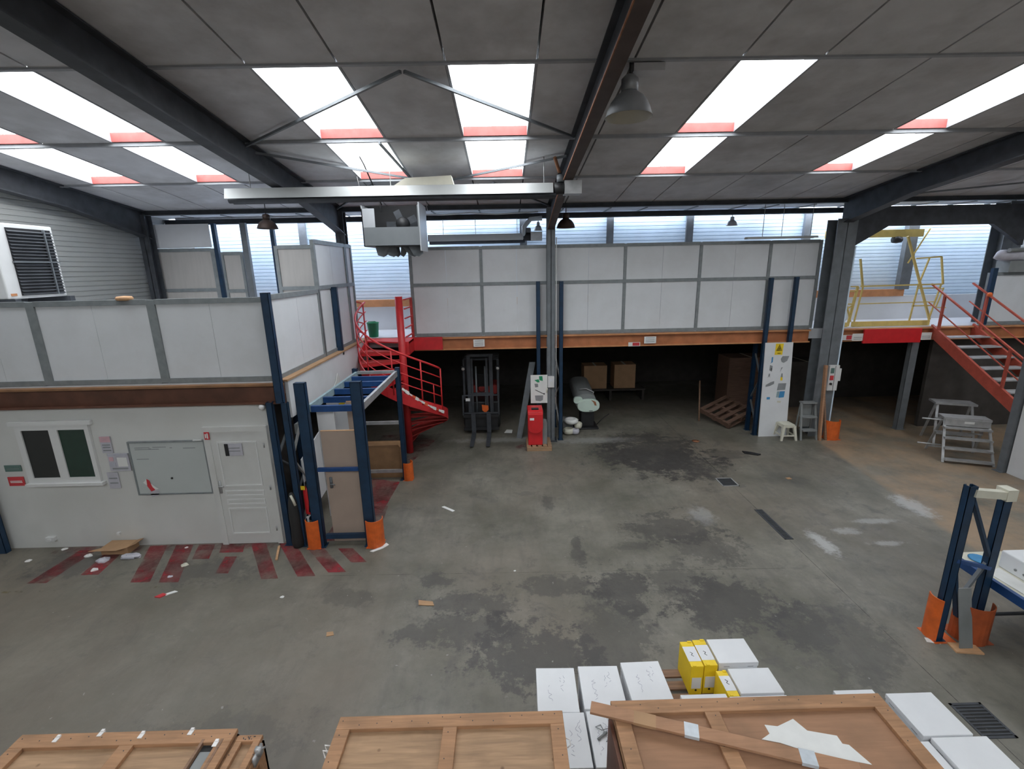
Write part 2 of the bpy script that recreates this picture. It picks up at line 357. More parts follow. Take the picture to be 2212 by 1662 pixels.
B(XL-.1, XL, -9, 18.6, 0, 2.6).build('wall_left_lower', M_plaster, kind='structure', local=True)
ribbed('wall_back', (XL, YB), (XR, YB), 3.0, 6.06, (0, -1), M_clad, label='white ribbed metal back wall above the mezzanine')
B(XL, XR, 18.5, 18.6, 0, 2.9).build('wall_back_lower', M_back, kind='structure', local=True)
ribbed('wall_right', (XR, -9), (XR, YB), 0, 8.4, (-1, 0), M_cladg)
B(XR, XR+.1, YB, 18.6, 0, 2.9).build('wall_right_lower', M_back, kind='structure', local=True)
B(XL, XR, -9.1, -9, 0, 8.6).build('wall_front', M_plaster, kind='structure', local=True)
B(8.4, XR, 15.6, 15.7, 0, 2.6).build('wall_store', M_back, kind='structure', local=True)

# --- roof: panels 1 m wide between seams, rooflights let into some of them
ceil = struct('ceiling', 'grey dirty metal-lined roof with rooflights')
edges = [-8.9, -8.03, -7.05, -6.0, -5.18, -4.1, -2.8, -1.8, -.61, .41, 1.5, 2.7, 3.62, 4.9, 6.12, 6.95, 7.9, 9, 10, 11, 12, 13, 14, 15]
LIT = {(-8.03, -7.05): 'far left rooflight', (-6.0, -5.18): '', (-2.8, -1.8): '', (-.61, .41): '', (2.7, 3.62): '', (6.12, 6.95): '', (11, 12): '', (13, 14): ''}
RY = 3.0
def slope_box(x0, x1, ya, yb, t, z_off=0, mirror=False):
    zz = lambda y: (RZ(y) if not mirror else RZ(2*RY-y))+z_off
    return MB().hexa([(x0, ya, zz(ya)), (x1, ya, zz(ya)), (x1, yb, zz(yb)), (x0, yb, zz(yb))], [(x0, ya, zz(ya)+t), (x1, ya, zz(ya)+t), (x1, yb, zz(yb)+t), (x0, yb, zz(yb)+t)])
Y1, Y2, Y3 = 5.93, 8.02, 10.02
G = .013
for i in range(len(edges)-1):
    a, b = edges[i], edges[i+1]; lit = (a, b) in LIT
    segs = [(RY, Y1), (Y3, 12.5)] if lit else [(RY, Y1), (Y1, Y2), (Y2, Y3), (Y3, 12.5)]
    for (ya, yb) in segs: slope_box(a+G, b-G, ya+G*.6, yb-G*.6, .12, -.13).build('roof_panel', M_roof, ceil)
    for (ya, yb) in ([(-9, -4.02), (.14, RY)] if lit else [(-9, -4.02), (-4.02, .14), (.14, RY)]):
        slope_box(a+G, b-G, ya+G, yb-G, .12, -.13, mirror=True).build('roof_panel', M_roof, ceil)
slope_box(XL, XR, RY, 12.5, .02, .04).build('roof_deck', M_dark, ceil)
B(XL, XR, 12.5, 14.3, 6.07, 6.09).build('roof_deck', M_dark, ceil)
B(XL, XR, 12.51, 12.53, 6.06, 6.29).build('roof_deck', M_dark, ceil)
slope_box(XL, XR, -9, RY, .02, .04, True).build('roof_deck', M_dark, ceil)
ci = 0
for (a, b) in LIT:
    for (ya, yb) in ((Y1, Y2), (Y2, Y3)):
        ci += 1
        w = struct('window_%d' % ci, 'bright translucent rooflight in the roof')
        slope_box(a+.02, b-.02, ya+.02, yb-.03, .01, .0).build('pane', M_sky, w)
        for k in (a-.008, b-.022): slope_box(k, k+.03, ya+.01, yb-.03, .13, -.135).build('upstand', M_trimg, w)
        zb = RZ(yb)
        B(a+.022, b-.022, yb-.045, yb-.012, zb-.125, zb+.01).build('closure_strip', M_redlead, w)
    ci += 1
    w = struct('window_%d' % ci, 'added glowing pane on the unseen roof slope')
    slope_box(a+.02, b-.02, -4.0, .12, .01, .0, True).build('pane', M_sky, w)  # glowing pane added behind the camera to brighten the foreground
# white eaves lining; glowing panes added out of view to light the back wall
for i in range(len(edges)-1):
    a, b = edges[i], edges[i+1]
    ci += 1
    w = struct('window_%d' % ci, 'white eaves lining with an added unseen glowing pane')
    yp = 13.3 if (b < -1.7 or a > 7.8) else 13.85
    B(a+.02, b-.02, yp, 14.12, 6.005, 6.015).build('pane', M_eave, w)
    if yp > 13.5: B(a+.02, b-.02, 13.29, yp-.01, 6.02, 6.05).build('lining_sheet', M_white, w)
    B(b-.02, b+.02, 12.5, 14.15, 6.0, 6.04).build('glazing_bar', M_alu, w)
    B(a+.02, b-.02, 12.5, 13.28, 6.02, 6.05).build('lining_sheet', M_white, w)

# --- purlins and eaves beams
def ibeam_x(x0, x1, y, z0, z1, fw=.09, t=.014):
    m = MB(); m.box(x0, x1, y-fw/2, y+fw/2, z0, z0+t); m.box(x0, x1, y-fw/2, y+fw/2, z1-t, z1); m.box(x0, x1, y-.006, y+.006, z0+t, z1-t); return m
n = 0
for (y, d) in ((5.93, .15), (8.02, .18), (10.02, .17), (4.1, .15), (-.1, .15), (-2, .15), (-4, .15), (-6.5, .15)):
    z = RZ(y) if y > RY else RZ(2*RY-y); n += 1
    B(XL, XR, y-.012, y+.05, z-d, z-.125).build('trim_%d' % n, M_trimg, kind='structure')
ibeam_x(XL, XR, 12.1, 5.98, 6.19, .16).build('trim_%d' % (n+1), M_steel, kind='structure')
ibeam_x(XL, XR, 13.15, 5.85, 5.98, .16).build('trim_%d' % (n+2), M_steel, kind='structure')

# --- portal frames
def portal(x, w, label, m=M_steel, col_w=.22, deep=.24, base=0.0, flange_m=None, ctop=6.0, yc=12.12):
    t = thing('portal_frame', label, 'steel frame', (x, 12.0, 0))
    def zb(y): return RZ(y)-.2-.32 if y > RY else RZ(2*RY-y)-.52
    m1 = MB()
    prof = [(12.15, 5.45), (11.8, 5.55), (10.0, zb(10)-.02), (RY, zb(RY)), (RY, RZ(RY)-.15), (12.15, RZ(12.15)-.15)]
    m1.prism([(x-.008, y, z) for y, z in prof], (.016, 0, 0))
    m1.build('rafter_web', m, t)
    mf = MB()
    for (a, b) in zip(prof[:3], prof[1:4]): mf.bar((x, a[0], a[1]), (x, b[0], b[1]), w, .018)
    mf.build('bottom_flange', flange_m or m, t)
    MB().bar((x, 12.15, RZ(12.15)-.15), (x, RY, RZ(RY)-.15), w, .018).build('top_flange', m, t)
    m2 = MB(); m2.prism([(x-.008, y, RZ(2*RY-y)-.2) for y in (RY, -8.9)]+[(x-.008, y, RZ(2*RY-y)-.55) for y in (-8.9, RY)], (.016, 0, 0)); m2.box(x-w/2, x+w/2, -8.9, -8.88, 0, 6); m2.build('rear_rafter', m, t)
    c = MB()
    if flange_m:
        me_ = MB()
        for (a, b) in zip(prof[:3], prof[1:4]): me_.bar((x-w/2-.004, a[0], a[1]), (x-w/2-.004, b[0], b[1]), .012, .022)
        me_.build('rusty_edge', M_rust, t)
    c.box(x-col_w/2, x+col_w/2, yc-deep/2, yc-deep/2+.018, base, ctop); c.box(x-col_w/2, x+col_w/2, yc+deep/2-.018, yc+deep/2, base, ctop); c.box(x-.007, x+.007, yc-deep/2, yc+deep/2, base, ctop)
    c.build('column', M_steelg if base == 0.0 else m, t)
    B(x-.16, x+.16, yc-.18, yc+.18, base, base+.02).build('base_plate', m, t)
    return t
portal(-3.98, .2, 'dark steel portal frame standing beside the spiral stair', base=2.88)
portal(1.15, .16, 'grey steel portal frame in the middle with rust-edged rafter', col_w=.2, flange_m=M_rafter)
pr = portal(8.38, .24, 'wide dark steel portal frame beside the yellow gate', col_w=.5, deep=.4, ctop=5.6)
portal(-8.7, .2, 'dark steel portal frame against the grey left wall', base=2.88)
portal(13.2, .24, 'dark steel portal frame at far right beyond the red stair', col_w=.5, deep=.4, yc=12.75)
# portal bracing beam over the right opening
m = MB(); yb_ = 12.05
m.prism([(8.7, yb_, 4.95), (9.5, yb_, 5.42), (12.1, yb_, 5.42), (12.95, yb_, 4.9), (12.95, yb_, 5.88), (8.7, yb_, 5.88)], (0, .12, 0))
m.build('bracing_girder', M_steel, label='dark haunched girder spanning above the yellow gate', cat='girder')
# roof bracing rods
def rod(a, b, lab):
    mb = MB().bar((a[0], a[1], RZ(a[1])-.20), (b[0], b[1], RZ(b[1])-.20), .035, .035)
    mb.build('bracing_bar', M_steelg, label=lab, cat='steel bar', group='roof bracing bars')
rod((-4.0, 8.05), (-1.12, 5.98), 'diagonal roof bracing bar crossing the rooflight left of centre')
rod((-1.08, 5.98), (1.1, 7.9), 'diagonal roof bracing bar crossing the central large rooflight')
rod((-4.0, 8.3), (-1.4, 10.0), 'diagonal roof bracing bar under the small rooflight left of centre')
rod((-1.2, 10.0), (1.1, 8.7), 'diagonal roof bracing bar under the small central rooflight')
rod((-1.9, 8.0), (-1.75, 10.0), 'short roof bracing bar down the edge of rooflight left of centre')
rod((-4.0, 12.0), (-2.6, 10.1), 'diagonal roof bracing bar above the hanging air heater')
rod((-.2, 10.1), (1.1, 12.0), 'diagonal roof bracing bar near middle column head')
rod((8.7, 11.9), (13, 10.1), 'diagonal roof bracing bar right of the wide column')

# --- mezzanine slabs
B(XL, -3.74, 7.46, YB, 2.62, 2.885).build('floor_mezzanine_left', M_mezz, kind='structure', local=True)
B(-3.74, XR, 12.3, 18.5, 2.62, 2.885).build('floor_mezzanine_back', M_mezz, kind='structure', local=True)
B(XL, -3.74, YB, 18.5, 2.62, 2.885).build('floor_mezzanine_rear', M_mezz, kind='structure', local=True)
# low wall with orange rail at foot of the cladding
B(XL, XR, 13.98, 14.08, 2.885, 3.58).build('wall_back_plinth', M_lowwall, kind='structure', local=True)
B(-8.8, 11.75, 13.93, 14.1, 3.56, 3.76).build('trim_40', M_orangel, kind='structure')

# --- edge beams (orange channels)
def edge_beam(lab, x0, x1, y, m1=M_orange, m2=M_orangel):
    t = thing('edge_beam', lab, 'steel beam', ((x0+x1)/2, y, 2.53))
    B(x0, x1, y+.05, y+.07, 2.56, 2.83).build('web', m1, t)
    B(x0, x1, y-.03, y+.07, 2.83, 2.865).build('top_flange', m2, t)
    B(x0, x1, y-.03, y+.07, 2.53, 2.56).build('bottom_flange', m2 if m1 is M_orange else m1, t)
    return t
edge_beam('rusty orange steel beam above the white office wall', XL, -3.62, 7.38, M_bbrown, M_bbrownl)
edge_beam('orange steel beam edging the mezzanine under the long white partition', -2.4, 8.0, 12.22)
edge_beam('orange steel beam under the yellow gate and red stair head', 8.75, 15, 12.22)
B(-2.48, -1.66, 12.13, 12.18, 2.56, 2.89).build('beam_plate', M_red, label='bright red plate on mezzanine edge beside the spiral stair', cat='steel plate')
B(9.38, 10.9, 12.13, 12.18, 2.48, 2.85).build('beam_plate', M_redcab, label='dark red plate on mezzanine edge below the yellow gate', cat='steel plate')
def plate(x0, x1, z0, z1, y, lab, m=M_paper, lines=((.35, .6), (.15, .25)), ink=M_greypr, cat='sign', name='notice'):
    t = thing(name, lab, cat, ((x0+x1)/2, y, z0))
    B(x0, x1, y-.012, y, z0, z1).build('board', m, t)
    w = x1-x0; h = z1-z0
    for (a, b) in lines: B(x0+w*.12, x1-w*.12, y-.014, y-.012, z0+h*a, z0+h*(a+.08)).build('print', ink, t)
    return t
plate(-.86, -.57, 2.61, 2.80, 12.18, 'small white load notice on orange beam left of the middle column', lines=((.45, 0), (.2, 0), (.75, 0)))
plate(3.61, 3.92, 2.60, 2.78, 12.18, 'small white load notice on orange beam right of the middle column', lines=((.45, 0), (.2, 0), (.75, 0)))
plate(9.10, 9.38, 2.55, 2.74, 12.17, 'small white load notice at left end of the dark red plate', lines=((.45, 0), (.2, 0)))
plate(10.91, 11.2, 2.54, 2.73, 12.17, 'small white load notice at right end of the dark red plate', lines=((.45, 0), (.2, 0)))
t = plate(3.19, 3.5, 2.535, 2.64, 12.16, 'small red and white no-entry sign on orange beam', lines=())
B(3.3, 3.48, 12.143, 12.148, 2.55, 2.63).build('red_field', M_signred, t)
t = plate(8.8, 9.09, 2.575, 2.71, 12.16, 'small red and white sign beside the wide column', lines=())
B(8.93, 9.07, 12.143, 12.148, 2.59, 2.70).build('red_field', M_signred, t)

# --- partitions: grey frames and white boards
PW = .022
def partition_x(name, xs, zs, y, t=.05, boards=2, m=M_white, rails=True, label=None, stud=.075):
    """partition in a plane of constant y; xs stud centres, zs rail centres"""
    w = struct(name, label, ((xs[0]+xs[-1])/2, y, zs[0]))
    for x in xs: B(x-stud/2, x+stud/2, y-.035, y+.035, zs[0]-.03, zs[-1]+.03).build('stud', M_alu, w)
    for i in range(len(xs)-1):
        for k, z in enumerate(zs): B(xs[i]+stud/2, xs[i+1]-stud/2, y-.033, y+.033, z-.04, z+.04).build('rail', M_alu, w)
        for k in range(len(zs)-1):
            a, b = xs[i]+stud/2, xs[i+1]-stud/2; bw = (b-a)/boards
            for j in range(boards): B(a+j*bw+.003, a+(j+1)*bw-.003, y-.012, y+.012, zs[k]+.04, zs[k+1]-.04).build('panel', m, w)
    return w
def partition_y(name, ys, zs, x, boards=2, m=M_white, label=None, stud=.075):
    w = struct(name, label, (x, (ys[0]+ys[-1])/2, zs[0]))
    for y in ys: B(x-.035, x+.035, y-stud/2, y+stud/2, zs[0]-.03, zs[-1]+.03).build('stud', M_alu, w)
    for i in range(len(ys)-1):
        for z in zs: B(x-.033, x+.033, ys[i]+stud/2, ys[i+1]-stud/2, z-.04, z+.04).build('rail', M_alu, w)
        for k in range(len(zs)-1):
            a, b = ys[i]+stud/2, ys[i+1]-stud/2; bw = (b-a)/boards
            for j in range(boards): B(x-.012, x+.012, a+j*bw+.003, a+(j+1)*bw-.003, zs[k]+.04, zs[k+1]-.04).build('panel', m, w)
    return w
partition_x('wall_mezzanine_back', [-2.38, -.60, 1.2, 3.06, 4.98, 6.75, 8.02], [2.93, 4.21, 5.10], 12.3, label='long white panelled partition on the mezzanine')
partition_x('wall_mezzanine_office', [-8.75, -7.38, -5.52, -3.74], [2.93, 4.19], 7.5, label='low white panelled partition above the office', stud=.13)
partition_y('wall_mezzanine_side', [7.55, 9.55], [2.93, 4.22], -3.74)
partition_y('wall_mezzanine_side_high', [9.6, 11.4], [2.93, 4.28, 5.17], -3.74)
partition_y('wall_mezzanine_side_end', [11.45, 11.85], [2.93, 4.28, 5.17], -3.74, boards=1)
partition_x('wall_mezzanine_inner', [-5.1, -4.2], [2.93, 4.24, 5.14], 11.0, boards=1, m=M_tanold)
partition_x('wall_mezzanine_store', [-8.75, -7.30], [2.93, 4.2, 5.18], 12.35, boards=1, m=M_tanold, stud=.1)
B(-8.7, -7.32, 12.36, 12.38, 5.24, 5.80).build('wall_mezzanine_store_top', M_whiteb, kind='structure')
partition_x('wall_mezzanine_store_short', [-7.08, -6.60], [2.93, 4.16, 5.08], 12.35, boards=1, m=M_tanold, stud=.06)
partition_x('wall_mezzanine_right', [12.55, 14.9], [2.93, 4.2], 12.3, boards=2)
for (x, w_, mm, lab) in ((-7.19, .09, M_blue, 'narrow blue post left of the tan store panel'), (-6.46, .14, M_steelg, 'grey post right of the tan store panel'), (-5.76, .09, M_blue, 'narrow blue post beside the brown inner panel')):
    mb = MB().box(x-w_/2, x+w_/2, 12.3, 12.4, 2.89, 5.8); mb.box(x-w_/2-.04, x+w_/2+.04, 12.28, 12.42, 2.885, 2.9)
    mb.build('mezzanine_post', mm, label=lab, cat='post')
for (x, lab) in ((-5.7, 'left'), (3.02, 'centre'), (5.3, 'centre right'), (8.7, 'right'), (.55, 'centre left')):
    mb = MB().box(x-.07, x+.07, 14.0, 14.14, 3.0, 6.0); mb.box(x-.1, x+.1, 13.99, 14.0, 2.9, 6.0)
    mb.build('cladding_post', M_steelg, kind='structure', label='grey cladding post on the back wall')
mb = MB().box(11.55, 11.75, 13.86, 14.06, 3.76, 6.0); mb.box(11.5, 11.8, 13.84, 13.86, 3.76, 6.0)
mb.build('cladding_post', M_steelg, kind='structure', label='grey cladding post behind the yellow gate')

# --- office under the left mezzanine
wo = B(XL, -3.93, 7.42, 7.5, 0, 2.53).build('wall_office', M_plaster, kind='structure', local=True)
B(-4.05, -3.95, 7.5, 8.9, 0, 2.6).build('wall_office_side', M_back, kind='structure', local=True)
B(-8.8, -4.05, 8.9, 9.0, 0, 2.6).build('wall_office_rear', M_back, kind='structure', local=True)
B(-3.66, -3.60, 7.55, 12.15, 2.24, 2.87).build('wall_fascia', M_whiteb, kind='structure', local=True)
B(-3.74, -3.58, 7.5, 12.2, 2.87, 2.90).build('trim_41', M_card, kind='structure')
# torn flap on the fascia
MB().prism([(-3.595, 9.4, 2.24), (-3.57, 9.75, 2.24), (-3.57, 9.78, 2.42), (-3.56, 9.66, 2.52), (-3.58, 9.58, 2.36)], (.01, 0, 0)).build('torn_flap', M_paper, label='torn paper flap on the white fascia board', cat='paper')

# window
wd = struct('window_100', 'white double window with dark panes in the office wall', (-7.5, 7.41, 1.2))
fr = MB(); y0, y1 = 7.37, 7.43
x0, x1, z0, z1 = -8.05, -6.86, 1.24, 2.25; y1 = 7.419
fr.box(x0, x1, y0, y1, z0, z0+.09); fr.box(x0, x1, y0, y1, z1-.08, z1); fr.box(x0, x0+.09, y0, y1, z0+.09, z1-.08); fr.box(x1-.07, x1, y0, y1, z0+.09, z1-.08); fr.box(-7.51, -7.37, y0, y1, z0+.09, z1-.08)
fr.build('frame', M_pvc, wd)
B(x0-.08, x1+.06, 7.36, 7.42, z1, z1+.07).build('lintel_trim', M_pvc, wd)
B(x0-.04, x1+.05, 7.33, 7.42, z0-.05, z0).build('sill', M_pvc, wd)
B(-7.96, -7.51, 7.39, 7.41, z0+.09, z1-.08).build('pane', M_glassd, wd)
B(-7.37, -6.93, 7.39, 7.41, z0+.09, z1-.08).build('pane', M_glassg, wd)
# door
dr = struct('door_1', 'white panelled office door', (-4.5, 7.4, 0))
df = MB(); df.box(-5.02, -4.92, 7.36, 7.419, 0, 2.07); df.box(-4.06, -3.97, 7.36, 7.419, 0, 2.07); df.box(-5.02, -3.97, 7.36, 7.419, 2.07, 2.16); df.build('frame', M_doorw, dr)
lf = B(-4.92, -4.06, 7.375, 7.42, .01, 2.07).build('leaf', M_doorw, dr)
for (z0, z1) in ((1.10, 1.90), (.92, 1.02), (.76, .86), (.20, .70)):
    mb = MB(); a, b, yy, w_ = -4.82, -4.17, 7.362, .022
    mb.box(a, b, yy, 7.376, z0, z0+w_); mb.box(a, b, yy, 7.376, z1-w_, z1); mb.box(a, a+w_, yy, 7.376, z0+w_, z1-w_); mb.box(b-w_, b, yy, 7.376, z0+w_, z1-w_)
    mb.build('moulding', M_pvc, lf)
hb = MB().box(-4.905, -4.87, 7.355, 7.376, .98, 1.2); hb.tube([(-4.888, 7.355, 1.12), (-4.888, 7.32, 1.12), (-4.80, 7.315, 1.12)], .01); hb.build('handle', M_zinc, lf)
for z in (.3, 1.07, 1.83): MB().tube([(-4.045, 7.352, z-.04), (-4.045, 7.352, z+.04)], .012).build('hinge', M_zinc, dr)
# things on the office wall
t = thing('whiteboard', 'grey whiteboard with faint writing on the office wall', 'whiteboard', (-5.67, 7.4, 1.0))
B(-6.28, -5.05, 7.39, 7.415, .99, 1.91).build('board', M_wb, t)
fb = MB(); fb.box(-6.30, -5.03, 7.38, 7.418, .97, .995); fb.box(-6.30, -5.03, 7.38, 7.418, 1.905, 1.93); fb.box(-6.30, -6.275, 7.38, 7.418, .995, 1.905); fb.box(-5.055, -5.03, 7.38, 7.418, .995, 1.905); fb.build('frame', M_alu, t)
for k, (xa, xb, z) in enumerate(((-6.2, -5.95, 1.82), (-5.9, -5.68, 1.825), (-5.62, -5.58, 1.81), (-6.2, -5.8, 1.79), (-5.4, -5.2, 1.8), (-6.2, -6.0, 1.62), (-5.97, -5.93, 1.8))):
    B(xa, xb, 7.3885, 7.39, z-.006, z+.006).build('writing', M_greypr, t)
MB().lathe([(.018, 0), (.018, -.012), (0, -.012)], (-5.68, 7.388, 1.27), 10, 'y').build('magnet', M_black, t)
B(-5.2, -5.06, 7.36, 7.39, 1.93, 1.95).build('marker', M_pvc, t)
t = thing('hanging_paper', 'torn red and white paper hanging on whiteboard corner', 'paper', (-6.06, 7.37, .95))
MB().prism([(-6.17, 7.375, 1.2), (-6.1, 7.375, 1.27), (-6.05, 7.375, 1.18), (-5.94, 7.375, 1.08), (-6.0, 7.375, 1.06), (-6.1, 7.375, 1.14)], (0, .006, 0)).build('sheet', M_paper, t)
MB().prism([(-6.1, 7.37, 1.27), (-6.06, 7.37, 1.24), (-6.03, 7.37, 1.12), (-5.99, 7.37, 1.07), (-6.06, 7.37, 1.04), (-6.11, 7.37, 1.14)], (0, .004, 0)).build('red_strip', M_signred, t)
MB().prism([(-6.1, 7.38, 1.05), (-5.94, 7.38, 1.06), (-5.95, 7.38, .97), (-6.08, 7.38, .93)], (0, .004, 0)).build('lower_sheet', M_lilac, t)
t = plate(-4.99, -4.91, 1.95, 2.08, 7.36, 'small red fire sign at top of the office door frame', M_signred, (), name='fire_sign')
B(-4.975, -4.955, 7.344, 7.348, 1.98, 2.05).build('print', M_paper, t); B(-4.945, -4.925, 7.344, 7.348, 1.97, 2.06).build('print', M_paper, t)
plate(-8.42, -8.15, 1.45, 1.56, 7.41, 'dark green sign left of the office window', M_signgreen, ((.4, 0),), M_greyp)
plate(-8.42, -8.16, 1.19, 1.35, 7.41, 'red sign with white band left of the office window', M_signred, ((.35, 0), (.5, 0)), M_paper)
t = plate(-6.74, -6.57, 1.74, 2.03, 7.41, 'pink and grey notice sheet right of the office window', M_lilac, ((.3, 0), (.45, 0), (.12, 0)))
B(-6.74, -6.57, 7.394, 7.398, 1.93, 2.03).build('heading', M_pink, t)
t = plate(-6.67, -6.33, 1.42, 1.73, 7.40, 'safety notice with floor plan beside the whiteboard', M_lilac, ((.1, 0),))
B(-6.67, -6.33, 7.382, 7.387, 1.69, 1.73).build('heading', M_ink, t); B(-6.65, -6.58, 7.382, 7.387, 1.6, 1.67).build('picture', M_pink, t); B(-6.65, -6.56, 7.382, 7.387, 1.5, 1.57).build('picture', M_ink, t); B(-6.52, -6.36, 7.382, 7.387, 1.5, 1.66).build('picture', M_paper, t)
plate(-6.76, -6.58, 1.1, 1.39, 7.41, 'pale lilac notice sheet below the floor plan', M_lilac, ((.6, 0), (.3, 0)))
t = plate(-4.69, -4.41, 1.66, 1.87, 7.36, 'grey paper notice pinned on the white door', M_lilac, ((.6, 0), (.35, 0)))
B(-4.69, -4.63, 7.34, 7.346, 1.66, 1.87).build('dark_strip', M_black, t)
mb = MB().lathe([(.02, 0), (.045, .02), (.05, .06), (.03, .09), (0, .09)], (-3.99, 7.37, 2.43), 12); mb.box(-4.02, -3.96, 7.37, 7.42, 2.44, 2.5)
mb.build('alarm_sounder', M_pvc, label='small white alarm unit at office wall top corner', cat='alarm')
mb = MB().box(-8.05, -7.9, 7.36, 7.42, .15, .22); mb.box(-8.0, -7.95, 7.34, 7.36, .16, .2); mb.build('wall_socket', M_pvc, label='white double socket low at left end of office wall', cat='socket')
mb = MB().box(-6.83, -6.78, 7.38, 7.42, .22, .27); mb.box(-6.815, -6.795, 7.37, 7.38, .235, .255); mb.build('wall_socket', M_pvc, label='small white socket low below the office window', cat='socket')

# ================================================================== RACKING
def upright(mb, x, y, z0, z1, w=.10, d=.08):
    mb.box(x-w/2, x+w/2, y-d/2, y-d/2+.006, z0, z1); mb.box(x-w/2, x-w/2+.006, y-d/2, y+d/2, z0, z1); mb.box(x+w/2-.006, x+w/2, y-d/2, y+d/2, z0, z1)
    mb.box(x-w/2, x-w/2+.03, y+d/2-.006, y+d/2, z0, z1); mb.box(x+w/2-.03, x+w/2, y+d/2-.006, y+d/2, z0, z1); return mb
def rack_frame(lab, ax, ay, bx, by, ha, hb, m=M_blue, brace_m=M_steelg, w=.1, top=None, group=None, z0=0):
    t = thing('rack_upright_frame', lab, 'rack frame', ((ax+bx)/2, (ay+by)/2, z0), group=group)
    for (x, y, hh) in ((ax, ay, ha), (bx, by, hb)):
        upright(MB(), x, y, z0, hh, w).build('upright', m, t); B(x-.07, x+.07, y-.07, y+.07, z0, z0+.012).build('foot', m, t)
    hm = min(ha, hb) if top is None else top; z = z0+.3; k = 0
    while z+.7 < hm:
        p, q = ((ax, ay), (bx, by)) if k % 2 == 0 else ((bx, by), (ax, ay))
        MB().bar((p[0], p[1], z), (q[0], q[1], z+.65), .04, .025).build('brace', brace_m, t); z += .65; k += 1
    return t
# rack at the foot of the office corner
rack_frame('dark blue rack upright frame at office corner reaching mezzanine beam', -3.84, 7.34, -3.84, 8.2, 2.57, 2.57)
rack_frame('dark blue rack frame with zinc braces in front of office corner', -3.58, 7.30, -3.52, 7.75, 2.57, 2.5, brace_m=M_zinc)
for (x, y, z0, z1, lab) in ((-3.67, 7.36, 2.55, 4.30, 'tall blue rack post at mezzanine corner above the office'), (-3.66, 10.3, 2.8, 4.27, 'blue rack post on the side partition above white fascia'), (-8.72, 7.3, 0, 2.5, 'dark blue rack post at left end of office wall')):
    mb = upright(MB(), x, y, z0, z1, .12, .09); mb.box(x-.06, x+.06, y-.045, y+.045, z1-.01, z1)
    mb.build('rack_post', M_blue, label=lab, cat='post')
rack_frame('tall blue rack frame left of the middle column', .83, 12.12, .90, 13.2, 4.25, 2.5)
rack_frame('tall blue rack frame right of the middle column', 1.42, 12.12, 1.36, 13.2, 4.24, 2.5, brace_m=M_zinc)
rack_frame('dark rack frame behind the tall white sign board', 6.77, 12.14, 6.77, 12.55, 4.22, 2.5)
rack_frame('blue rack frame left of the wide column', 7.42, 12.14, 7.42, 12.6, 4.23, 2.5)
mb = upright(MB(), 10.93, 12.35, 0, 2.52, .2, .14); mb.box(10.8, 11.06, 12.25, 12.45, 0, .012); mb.build('rack_post', M_steelg, label='blue-grey steel post below the red stair head', cat='post')

# open blue rack tunnel with ladder top
t = thing('pallet_rack', 'blue open pallet rack with ladder-like top beside white office', 'rack', (-2.78, 8.5, 0))
for (x, y, z1, mm) in ((-3.28, 7.26, 2.90, M_blue), (-2.40, 7.26, 2.90, M_blue), (-3.24, 9.84, 2.58, M_blue), (-2.34, 9.84, 2.58, M_blue)):
    w_ = .17 if y < 8 else .1
    mb = upright(MB(), x, y, 0, z1, w_, .1); mb.box(x-w_/2, x+w_/2, y-.05, y+.05, z1-.008, z1); mb.build('upright', mm, t)
    B(x-.11, x+.11, y-.08, y+.08, 0, .012).build('foot', M_blue, t)
for (x, mm) in ((-3.2, M_aqua), (-2.36, M_zinc)):
    B(x-.025, x+.025, 7.3, 9.8, 2.40, 2.52).build('side_beam', mm, t)
for y in (7.32, 7.85, 8.4, 8.95, 9.4): B(-3.17, -2.39, y-.03, y+.03, 2.40, 2.50).build('top_rung', M_bluel, t)
B(-3.2, -2.4, 9.8, 9.86, 2.46, 2.52).build('rear_bar', M_zinc, t)
B(-3.17, -2.43, 7.23, 7.29, 1.385, 1.44).build('cross_bar', M_bluel, t)
B(-3.17, -2.43, 7.23, 7.29, .14, .22).build('cross_bar', M_blue, t)
for z in (.18, 1.32): B(-3.2, -2.38, 9.80, 9.85, z, z+.07).build('rear_cross_bar', M_zinc, t)
# column guards (curved orange plates)
def guard(lab, cx, cy, r, h, a0, a1, thick=.012, m=M_guard):
    t = thing('post_guard', lab, 'post guard', (cx, cy, 0)); mb = MB(); n = 12; top = []
    ang = [a0+(a1-a0)*k/n for k in range(n+1)]
    for k in range(n):
        p = lambda a, rr, z: (cx+rr*math.cos(a), cy+rr*math.sin(a), z)
        mb.hexa([p(ang[k], r, .0), p(ang[k+1], r, .0), p(ang[k+1], r-thick, .0), p(ang[k], r-thick, .0)], [p(ang[k], r, h), p(ang[k+1], r, h), p(ang[k+1], r-thick, h), p(ang[k], r-thick, h)])
    mb.build('shell', m, t)
    B(cx-r*.9, cx+r*.9, cy-r*.9, cy+r*.9, .0, .008).build('foot_plate', m, t)
    return t
R_ = math.radians
guard('orange guard on near left leg of the blue open rack', -3.36, 7.26, .13, .52, R_(190), R_(330))
guard('orange guard on near right leg of the blue open rack', -2.33, 7.26, .15, .50, R_(215), R_(390))
guard('orange guard on far right leg of the blue open rack', -2.28, 9.84, .12, .42, R_(230), R_(430))
